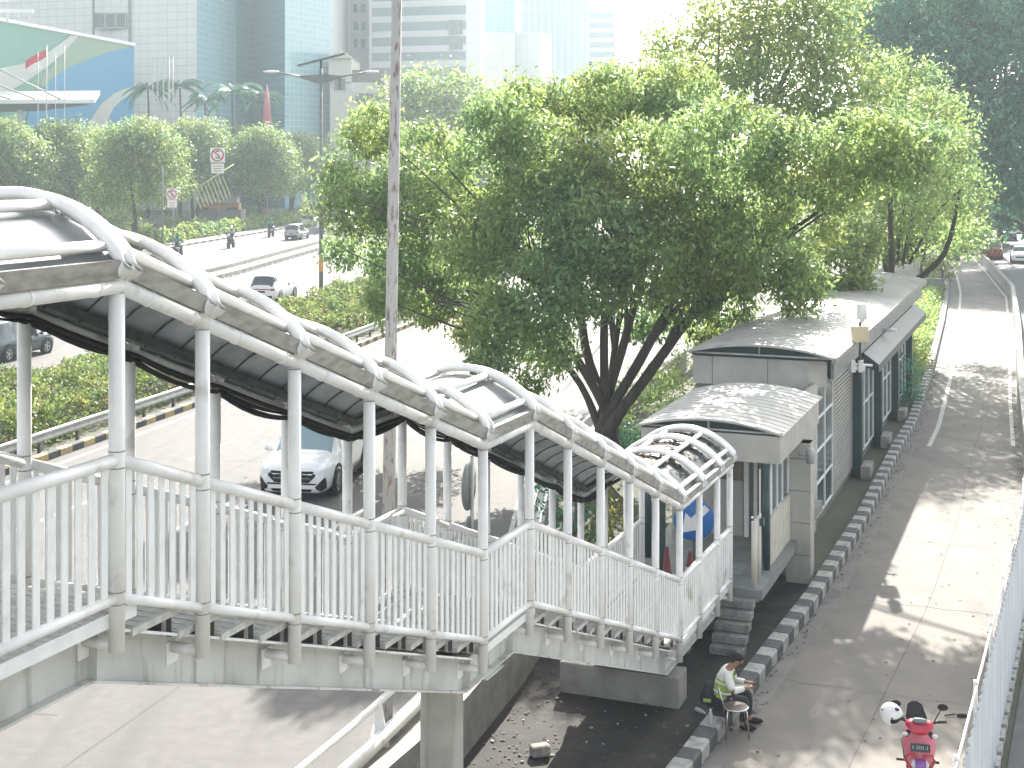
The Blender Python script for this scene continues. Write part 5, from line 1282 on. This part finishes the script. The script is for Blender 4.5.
for sy in (-1, 1):
    vs = []
    for q, (x, z, r) in enumerate([(-.03,.46,.155),(-.03,.60,.150),(.02,.74,.150),(.085,.86,.11)]):
        for j in range(9):
            a = math.pi*(.12+.60*j/8)*sy*1.0; vs.append((x+ (r+.012)*math.cos(a)*1.0, (r+.03)*math.sin(a), z-.05*math.cos(a)))
    m.add(vs, [(i*9+j, i*9+j+1, (i+1)*9+j+1, (i+1)*9+j) for i in range(3) for j in range(8)], True)
ve = m.build('vest', 'vest_green', body, local=True)
m = MB()
for z, x in ((.56,-.03),(.70,.0)):
    for sy in (-1,1):
        pts = [(x+.172*math.cos(a), .19*math.sin(a)*1.0, z-.05*math.cos(a)) for a in [math.pi*(.14+.58*j/8)*sy for j in range(9)]]; m.tube(pts, .014, 5)
m.build('reflective_band', 'shirt_white', ve, local=True)
m = MB(); m.ball((.222,0,1.095), (.098,.088,.085), 16, 10); m.ball((.17,0,1.055), (.07,.082,.07), 12, 8); m.build('hair', 'hair', body, local=True)
m = MB(); m.ball((.302,.0,1.02),(.018,.014,.022),8,6); m.ball((.285,.032,1.043),(.010,.012,.007),8,6); m.ball((.285,-.032,1.043),(.010,.012,.007),8,6); m.ball((.288,0,.985),(.012,.024,.006),8,6)
m.ball((.21,.092,1.03),(.02,.012,.028),8,6); m.ball((.21,-.092,1.03),(.02,.012,.028),8,6); m.build('face', 'skin', body, local=True)
hand(Vector(V[20]), Vector((.9,-.35,.1)), Vector((0,0,1)), 'skin', 'hand', body, 1.1); hand(Vector(V[23]), Vector((.9,.35,.15)), Vector((0,0,1)), 'skin', 'hand', body, 1.1)
for y0, x0 in ((.145,.42),(-.16,.34)):
    m = MB(); m.ball((x0+.06,y0,.045), (.14,.052,.05), 12, 8); m.build('shoe', 'black', body, local=True)
def local_thing(o, ref): o.location = ref.matrix_basis @ o.location; o.rotation_euler = ref.rotation_euler; return o
m = MB(); m.box((0,0,0), (.085,.15,.01), (Vector((.85,0,.5)).normalized(), Vector((0,1,0)), Vector((-.5,0,.85)).normalized())); ph = m.build('phone', 'black', bevel=.003)
ph.location = (.50,0,.705); local_thing(ph, pe); tag(ph, 'black phone held in both hands by the person on the kerb', 'phone')
m = MB(); m.ball((0,0,.17), (.13,.17,.20), 14, 10); m.ball((-.10,0,.11),(.06,.12,.11),10,8); bg_ = m.build('backpack', 'navy')
m = MB(); m.tube([(.1,.1,.3),(.16,.12,.2),(.1,.12,.05)], .014, 6); m.build('strap','vest_green',bg_,local=True)
m = MB(); m.box((-.02,-.165,.12),(.12,.01,.05)); m.build('reflective_strip','vest_green',bg_,local=True)
bg_.location = (-.22,-.02,.30); local_thing(bg_, pe); tag(bg_, 'dark backpack resting on the kerb behind the sitting person', 'backpack')
# stool
c = Vector((3.50, 21.9, 0)); sb = thing('metal_stool', c, 'round metal stool with back hoop on the road in front of the sitting person', 'stool')
m = MB(); m.lathe(c, [(0,.44),(.185,.44),(.195,.452),(.185,.465),(0,.465)], 28); m.build('seat', 'brown_panel', sb)
m = MB(); m.tube([c+Vector((.19*math.cos(a),.19*math.sin(a),.445)) for a in [k*2*math.pi/24 for k in range(24)]], .014, 8, closed=True); m.build('seat_ring', 'chrome', sb)
for sx, sy in ((1,1),(1,-1),(-1,1),(-1,-1)):
    m = MB(); m.tube([c+Vector((sx*.12,sy*.12,.45)), c+Vector((sx*.15,sy*.15,.42)), c+Vector((sx*.18,sy*.17,.0))], .012, 8); m.build('leg', 'chrome', sb)
m = MB(); m.tube([c+Vector((-.17,-.12,.44)), c+Vector((-.24,-.12,.62)), c+Vector((-.27,-.06,.73)), c+Vector((-.27,.06,.73)), c+Vector((-.24,.12,.62)), c+Vector((-.17,.12,.44))], .011, 8); m.build('back_hoop', 'chrome', sb)
# bottles
def bottle(loc, label, lying=False):
    m = MB(); m.lathe((0,0,0), [(0,0),(.032,0),(.034,.01),(.034,.13),(.03,.16),(.014,.19),(.014,.205)], 14); o = m.build('water_bottle', 'bottle_plastic')
    m = MB(); m.lathe((0,0,0), [(.016,.20),(.016,.222),(0,.222)], 10); m.build('cap', 'sign_white', o, local=True)
    o.location = loc
    if lying: o.rotation_euler = (math.radians(90), 0, .6); o.location.z += .035
    return tag(o, label, 'bottle')
ky = 21.75; bottle((interp(KB, ky)-.16, ky, .245), 'clear plastic water bottle standing on the white kerb block beside the stool')
c = G(696, 711, .03); bottle(c, 'clear plastic bottle lying on the dark island ground behind the kerb', True)

# --- parked scooter facing the camera
sc_ = Vector((5.87, 20.25, 0)); ss = thing('motor_scooter', sc_, 'pink and red motor scooter parked facing the camera on the bus lane', 'motor scooter', rz=math.radians(-103))
# local frame: +x forward (towards camera), y left, z up
def sp(nm, fn, mat, parent=ss, bevel=0): m = MB(); fn(m); return m.build(nm, mat, parent, bevel=bevel, local=True)
def wheelf(x):
    wx = (Vector((1,0,0)), Vector((0,0,1)), Vector((0,-1,0)))
    w = sp('wheel', lambda m: m.lathe((x,.055,.27), [(.19,0),(.25,.01),(.27,.035),(.27,.075),(.25,.10),(.19,.11)], 26, ax=wx), 'rubber')
    sp('rim', lambda m: (m.lathe((x,.05,.27), [(.17,0),(.20,.0),(.20,.1),(.17,.1),(.17,0)], 22, ax=wx), m.lathe((x,.05,.27), [(0,0),(.04,0),(.04,.1),(0,.1)], 10, ax=wx), [m.beam((x,0,.27), (x+.18*math.cos(a),0,.27+.18*math.sin(a)), .05, .025, up=Vector((0,1,0))) for a in (0.3,1.56,2.8,4.1,5.3)]), 'alloy', w)
wheelf(.62); wheelf(-.60)
def loft(m, rows, n=14):
    vs = []
    for x, z, hw, hh, tilt in rows:
        for j in range(n):
            a = 2*math.pi*j/n; ca, sa = math.cos(a), math.sin(a); ca = math.copysign(abs(ca)**.8, ca); sa = math.copysign(abs(sa)**.8, sa)
            vs.append((x+tilt*sa*hh, hw*ca, z+hh*sa))
    k = len(rows); m.add(vs, [(i*n+j, i*n+(j+1)%n, (i+1)*n+(j+1)%n, (i+1)*n+j) for i in range(k-1) for j in range(n)]+[tuple(range(n))[::-1], tuple((k-1)*n+j for j in range(n))], True)
sp('front_fork', lambda m: [m.tube([(.62,s*.085,.27),(.45,s*.085,.62),(.38,s*.05,.78)], .02, 8) for s in (-1,1)], 'black')
sp('front_fender', lambda m: m.add([(.62+.31*math.cos(a), y, .27+.31*math.sin(a)+(.02 if y == 0 else 0)) for a in [math.radians(20+12*k) for k in range(11)] for y in (-.075,-.04,0,.04,.075)],
    [(5*i+j, 5*(i+1)+j, 5*(i+1)+j+1, 5*i+j+1) for i in range(10) for j in range(4)], True), 'fender_purple')
def apron(m):
    rows = [(.60,.36,.10),(.62,.44,.15),(.60,.54,.20),(.56,.66,.225),(.50,.78,.22),(.45,.88,.17),(.42,.94,.12)]; n = 10; vs = []
    for x, z, hw in rows:
        for j in range(n+1):
            u = -1+2*j/n; vs.append((x-.20*abs(u)**2.2, hw*u, z))
    f = [(i*(n+1)+j, i*(n+1)+j+1, (i+1)*(n+1)+j+1, (i+1)*(n+1)+j) for i in range(len(rows)-1) for j in range(n)]; m.add(vs, f, True)
    m.add([(x-.05, y, z) for x, y, z in vs], [q[::-1] for q in f], True)
fa = sp('front_apron', apron, 'scooter_pink')
sp('headlight', lambda m: loft(m, [(.50,.50,.11,.06,-.2),(.585,.50,.125,.075,-.2),(.635,.50,.115,.065,-.2),(.66,.50,.08,.04,-.2)]), 'lens')
sp('headlight_surround', lambda m: [m.tube([(.60,s*.04,.62),(.58,s*.16,.64),(.52,s*.2,.54),(.60,s*.13,.44),(.64,s*.05,.41)], .022, 7) for s in (-1,1)], 'scooter_red')
sp('number_plate', lambda m: m.box((.595,.0,.74), (.012,.27,.11), (Vector((.95,0,.3)).normalized(), Vector((0,1,0)), Vector((-.3,0,.95)).normalized())), 'plate')
sp('plate_lettering', lambda m: [m.box((.606,-.10+.028*k,.745), (.006,.016 if k not in (1,6) else .003,.05), (Vector((.95,0,.3)).normalized(), Vector((0,1,0)), Vector((-.3,0,.95)).normalized())) for k in range(8)], 'cloth_grey')
sp('handlebar_cowl', lambda m: loft(m, [(.34,.99,.16,.05,0),(.40,1.0,.20,.07,-.3),(.48,.98,.17,.065,-.3),(.54,.94,.10,.04,-.3)]), 'scooter_red')
sp('visor', lambda m: loft(m, [(.42,1.05,.10,.03,0),(.46,1.08,.11,.03,0),(.50,1.06,.08,.02,0)]), 'glass_pane')
sp('handlebar', lambda m: [m.tube([(.38,s*.12,1.0),(.34,s*.24,1.02),(.30,s*.30,1.02)], .016, 8) for s in (-1,1)], 'black')
for s in (-1,1):
    sp('grip', lambda m: m.tube([(.33,s*.26,1.02),(.29,s*.37,1.02)], .022, 8), 'rubber')
    mr = sp('mirror', lambda m: (m.tube([(.36,s*.20,1.02),(.36,s*.26,1.15),(.35,s*.29,1.20)], .009, 6), m.ball((.34,s*.32,1.24), (.018,.075,.05), 14, 8)), 'black')
sp('turn_signal', lambda m: [m.ball((.50,s*.20,.88), (.03,.045,.025), 8, 6) for s in (-1,1)], 'lens')
sp('floorboard', lambda m: m.box((.12,0,.30), (.48,.32,.06)), 'black', bevel=.02)
sp('leg_shield', lambda m: m.box((.36,0,.62), (.04,.36,.56)), 'black', bevel=.02)
sp('rear_body', lambda m: loft(m, [(-.05,.48,.10,.16,0),(-.15,.52,.15,.20,0),(-.45,.58,.16,.17,0),(-.75,.66,.12,.11,0),(-.92,.72,.05,.05,0)]), 'scooter_red')
sp('seat', lambda m: loft(m, [(.0,.74,.08,.03,0),(-.1,.77,.13,.05,0),(-.4,.79,.15,.05,0),(-.75,.83,.11,.04,0),(-.85,.84,.05,.02,0)]), 'seat_black')
sp('engine', lambda m: (m.box((-.45,.10,.28), (.5,.12,.18)), m.tube([(-.2,-.14,.22),(-.75,-.16,.32)], .045, 10)), 'black', bevel=.02)
sp('footrest', lambda m: m.tube([(-.02,-.30,.30),(-.02,.30,.30)], .018, 7), 'black')
# helmet hung on the scooter's right-hand (photo left) mirror
hl = thing('helmet', (0,0,0), 'white open face helmet with dark marks hanging on the parked scooter mirror', 'helmet')
hp = Matrix.Translation(sc_) @ Matrix.Rotation(ss.rotation_euler.z, 4, 'Z') @ Vector((.40,-.38,1.10)); hl.location = hp; hl.scale = (1.12,)*3; hl.rotation_euler = (.3, .2, math.radians(-60))
def hs_(m):
    n, k = 20, 12; vs = []
    for i in range(k+1):
        t_ = math.radians(8+112*i/k)
        for j in range(n):
            a = 2*math.pi*j/n; vs.append((.155*math.sin(t_)*math.cos(a), .135*math.sin(t_)*math.sin(a), .15*math.cos(t_)))
    m.add(vs, [(i*n+j,i*n+(j+1)%n,(i+1)*n+(j+1)%n,(i+1)*n+j) for i in range(k) for j in range(n) if not (i > 6 and (j < 3 or j > 16))]+[tuple(range(n))[::-1]], True)
m = MB(); hs_(m); m.build('shell', 'car_white', hl, local=True)
m = MB(); m.ball((0,0,-.01), (.115,.10,.10), 14, 10); m.build('padding', 'black', hl, local=True)
m = MB(); m.ball((.075,.02,.125),(.045,.03,.014),10,6); m.ball((.10,-.085,.055),(.016,.014,.008),8,6); m.ball((-.06,-.09,.09),(.018,.016,.012),8,6); m.build('sticker', 'black', hl, local=True)
m = MB(); m.tube([(.12,.1,.02),(.165,.03,.04),(.165,-.03,.04),(.12,-.1,.02)], .012, 6); m.build('visor_edge', 'black', hl, local=True)
# small dark flattened blob with a thin stem on the lane
c = G(962, 716, .01); m = MB(); m.ball(c+Vector((0,0,.01)), (.09,.05,.03), 10, 6); m.tube([c+Vector((-.28,0,.01)), c+Vector((-.1,.03,.02))], .012, 5); tag(m.build('dark_blob', 'black'), 'small dark blob lying on the lane between scooter and sheet fence', 'scrap')

# --- riders on the frontage road
def rider(px, py, jacket, helmet, label_p, label_s, away=True, yaw_=.12, sc=1.0):
    c = G(px, py); hd = yaw(yaw_)+(0 if away else math.pi)
    s_ = thing('motorcycle', c, label_s, 'motorcycle', 'motorcycles on the far lane', hd)
    m = MB()
    for x in (.62,-.60): m.lathe((x,.06,.29), [(0,0),(.29,0),(.29,.12),(0,.12)], 16, ax=(Vector((1,0,0)),Vector((0,0,1)),Vector((0,-1,0))))
    m.build('wheels', 'rubber', s_, local=True)
    m = MB(); loft(m, [(-.9,.75,.08,.06,0),(-.5,.62,.16,.18,0),(0,.5,.15,.15,0),(.35,.6,.2,.28,0),(.5,.8,.2,.2,0),(.62,.85,.08,.08,0)]); m.tube([(.35,-.35,1.05),(.4,0,1.0),(.35,.35,1.05)], .03, 6); m.build('body', 'car_grey', s_, local=True)
    m = MB(); m.box((-.92,0,.78),(.05,.14,.06)); m.build('tail_light','tail_red',s_,local=True)
    p = thing('person', c+Vector((0,0,0)), label_p, 'person', None, hd)
    Vv = [(-.25,0,.85),(-.22,0,1.05),(-.15,0,1.28),(-.12,0,1.42),(-.1,0,1.56),(-.08,0,1.64),(-.2,.1,.83),(.15,.2,.80),(.1,.2,.38),(.25,.2,.33),(-.2,-.1,.83),(.15,-.2,.80),(.1,-.2,.38),(.25,-.2,.33),(-.13,.19,1.34),(.02,.27,1.12),(.3,.3,1.08),(-.13,-.19,1.34),(.02,-.27,1.12),(.3,-.3,1.08)]
    Ee = [(0,1),(1,2),(2,3),(3,4),(4,5),(0,6),(6,7),(7,8),(8,9),(0,10),(10,11),(11,12),(12,13),(2,14),(14,15),(15,16),(2,17),(17,18),(18,19)]
    Rv = [.15,.15,.15,.07,.1,.09,.1,.075,.05,.04,.1,.075,.05,.04,.07,.055,.035,.07,.055,.035]
    s_.scale = p.scale = (1.28,)*3
    b = skin_body('body', Vv, Ee, Rv, 'navy', p, sub=1, local=True)
    ix = [1,2,14,15,17,18]; mp = {a:i for i,a in enumerate(ix)}
    skin_body('jacket', [Vv[i] for i in ix], [(mp[a],mp[c_]) for a,c_ in [(1,2),(2,14),(14,15),(2,17),(17,18)]], [Rv[i]+.03 for i in ix], jacket, b, sub=1, local=True)
    m = MB(); m.ball((-.08,0,1.63), (.15,.14,.15), 14, 10); m.build('helmet', helmet, b, local=True)
rider(178, 257, 'jacket_green', 'jacket_green', 'person in a green jacket and helmet riding away, nearest rider on the lane', 'motorcycle under the nearest rider in the green jacket')
rider(231, 248, 'cloth_grey', 'lamp_white', 'person in grey with a white helmet riding a scooter mid lane', 'scooter under the rider with the white helmet', away=False)
rider(271, 237, 'jacket_green', 'jacket_green', 'person in dark green riding by the kerb left of the silver crossover', 'motorcycle by the kerb left of the silver crossover')
rider(322, 232, 'jacket_green', 'hair', 'person in green riding just right of the silver crossover by the lamp pole', 'motorcycle just right of the silver crossover')
rider(307, 221, 'navy', 'hair', 'person in dark clothes riding ahead of the silver crossover', 'motorcycle ahead of the silver crossover')
c = G(138, 240); 
pd = thing('person', (G(133,238).x, G(133,238).y, .1), 'person in dark clothes standing by the forked tree trunk', 'person')
skin_body('body', [(0,0,.9),(0,0,1.1),(0,0,1.35),(0,0,1.5),(0,0,1.62),(0,0,1.72),(.1,0,.85),(.11,0,.45),(.11,0,.05),(-.1,0,.85),(-.11,0,.45),(-.11,0,.05),(.2,0,1.4),(.26,0,1.1),(.25,-.05,.85),(-.2,0,1.4),(-.26,0,1.1),(-.25,-.05,.85)],
    [(0,1),(1,2),(2,3),(3,4),(4,5),(0,6),(6,7),(7,8),(0,9),(9,10),(10,11),(2,12),(12,13),(13,14),(2,15),(15,16),(16,17)], [.14,.14,.15,.06,.1,.08,.1,.07,.05,.1,.07,.05,.07,.05,.035,.07,.05,.035], 'navy', pd, sub=1, local=True)

# ================================================================ THINGS AT THE FOOT OF THE BRIDGE
c = P(694, 520, 27.3); t = thing('direction_sign', (c.x, c.y, .95), 'round blue sign with a large white arrow leaning behind the lowest bridge posts', 'sign')
ax = (Vector((1,0,0)), Vector((0,0,1)), Vector((0,-1,0)))
m = MB(); m.lathe(c, [(0,-.015),(.38,-.015),(.40,0),(.38,.012),(0,.012)], 36, ax=ax); m.build('disc', 'sign_blue', t)
m = MB(); pts_ = [(.20,.30),(.30,.20),(.04,-.06),(.15,-.17),(-.24,-.24),(-.17,.15),(-.06,.04)]; k = len(pts_)
vs = [c+Vector((x,-.02,z)) for x, z in pts_]; m.add(vs+[v-Vector((0,.008,0)) for v in vs], [tuple(range(k,2*k))]+[(i,(i+1)%k,k+(i+1)%k,k+i) for i in range(k)]); m.build('arrow', 'sign_white', t)
m = MB(); m.tube([c+Vector((0,.05,-1.1)), c+Vector((0,.05,-.3))], .03, 8); m.box(c+Vector((0,.05,-1.12)), (.5,.4,.04)); m.build('stand', 'dark_steel', t)
def cone(px, py, d, label, h=.75):
    c = P(px, py, d); c.z = 1.09; t = thing('traffic_cone', c, label, 'traffic cone')
    m = MB(); m.lathe(c, [(.15,.03),(.13,.1),(.03,h),(0,h)], 16); m.build('cone_body', 'dark_red', t)
    m = MB(); m.box(c+Vector((0,0,.02)), (.36,.36,.035)); m.build('base', 'dark_red', t)
    m = MB(); m.lathe(c, [(.102,.28),(.078,.42)], 16); m.build('band', 'sign_white', t)
cone(667, 560, 25.2, 'dark red cone standing on the lowest landing behind the posts', .95); cone(690, 560, 25.8, 'shorter dark red cone nearer the blue sign on the lowest landing', .7)
c = P(692, 578, 25.3); m = MB(); m.ball((c.x,c.y,1.22), (.26,.18,.14), 12, 8); tag(m.build('green_sack', 'green_plastic'), 'crumpled green plastic sack on the lowest landing floor', 'sack')
c = P(661, 505, 25.6); m = MB(); m.box((c.x, c.y+.3, 2.0), (.22,.18,2.1)); tag(m.build('dark_locker', 'teal_dark', bevel=.02), 'tall narrow dark locker at the lowest landing behind the red cone', 'locker')
# back-to-back signs on a pole seen between the posts
c = P(472, 440, 27); t = thing('road_sign', (c.x, c.y, 0), 'road signs seen edge on between the middle bridge posts', 'road sign')
m = MB(); m.tube([(c.x,c.y,0),(c.x,c.y,H-(455-HY)*27/F)], .035, 8); m.build('pole', 'galv', t)
for y0, y1 in ((460, 510), (515, 535)):
    za, zb = H-(y0-HY)*27/F, H-(y1-HY)*27/F; m = MB(); r = (za-zb)/2
    axx = (Vector((.25,.97,0)).normalized(), Vector((0,0,1)), Vector((.97,-.25,0)).normalized()); m.lathe((c.x-.06,c.y,(za+zb)/2), [(0,-.012),(r,-.012),(r,.012),(0,.012)], 28, ax=axx); m.build('sign_board', 'fascia_grey', t)

# ================================================================ HAZE
m = MB(); m.hexa([(-420,-40,-1),(420,-40,-1),(420,540,-1),(-420,540,-1),(-420,-40,112),(420,-40,112),(420,540,112),(-420,540,112)])
hm = bpy.data.materials.new('haze_air'); hm.use_nodes = True; nt = hm.node_tree
nt.nodes.remove(nt.nodes['Principled BSDF']); pv = nt.nodes.new('ShaderNodeVolumePrincipled')
pv.inputs['Color'].default_value = (.80,.94,1,1); pv.inputs['Density'].default_value = HAZE_DENSITY; pv.inputs['Anisotropy'].default_value = .25
nt.links.new(pv.outputs[0], nt.nodes['Material Output'].inputs['Volume']); MATS['haze_air'] = hm
hz = m.build('haze', 'haze_air'); hz['kind'] = 'stuff'
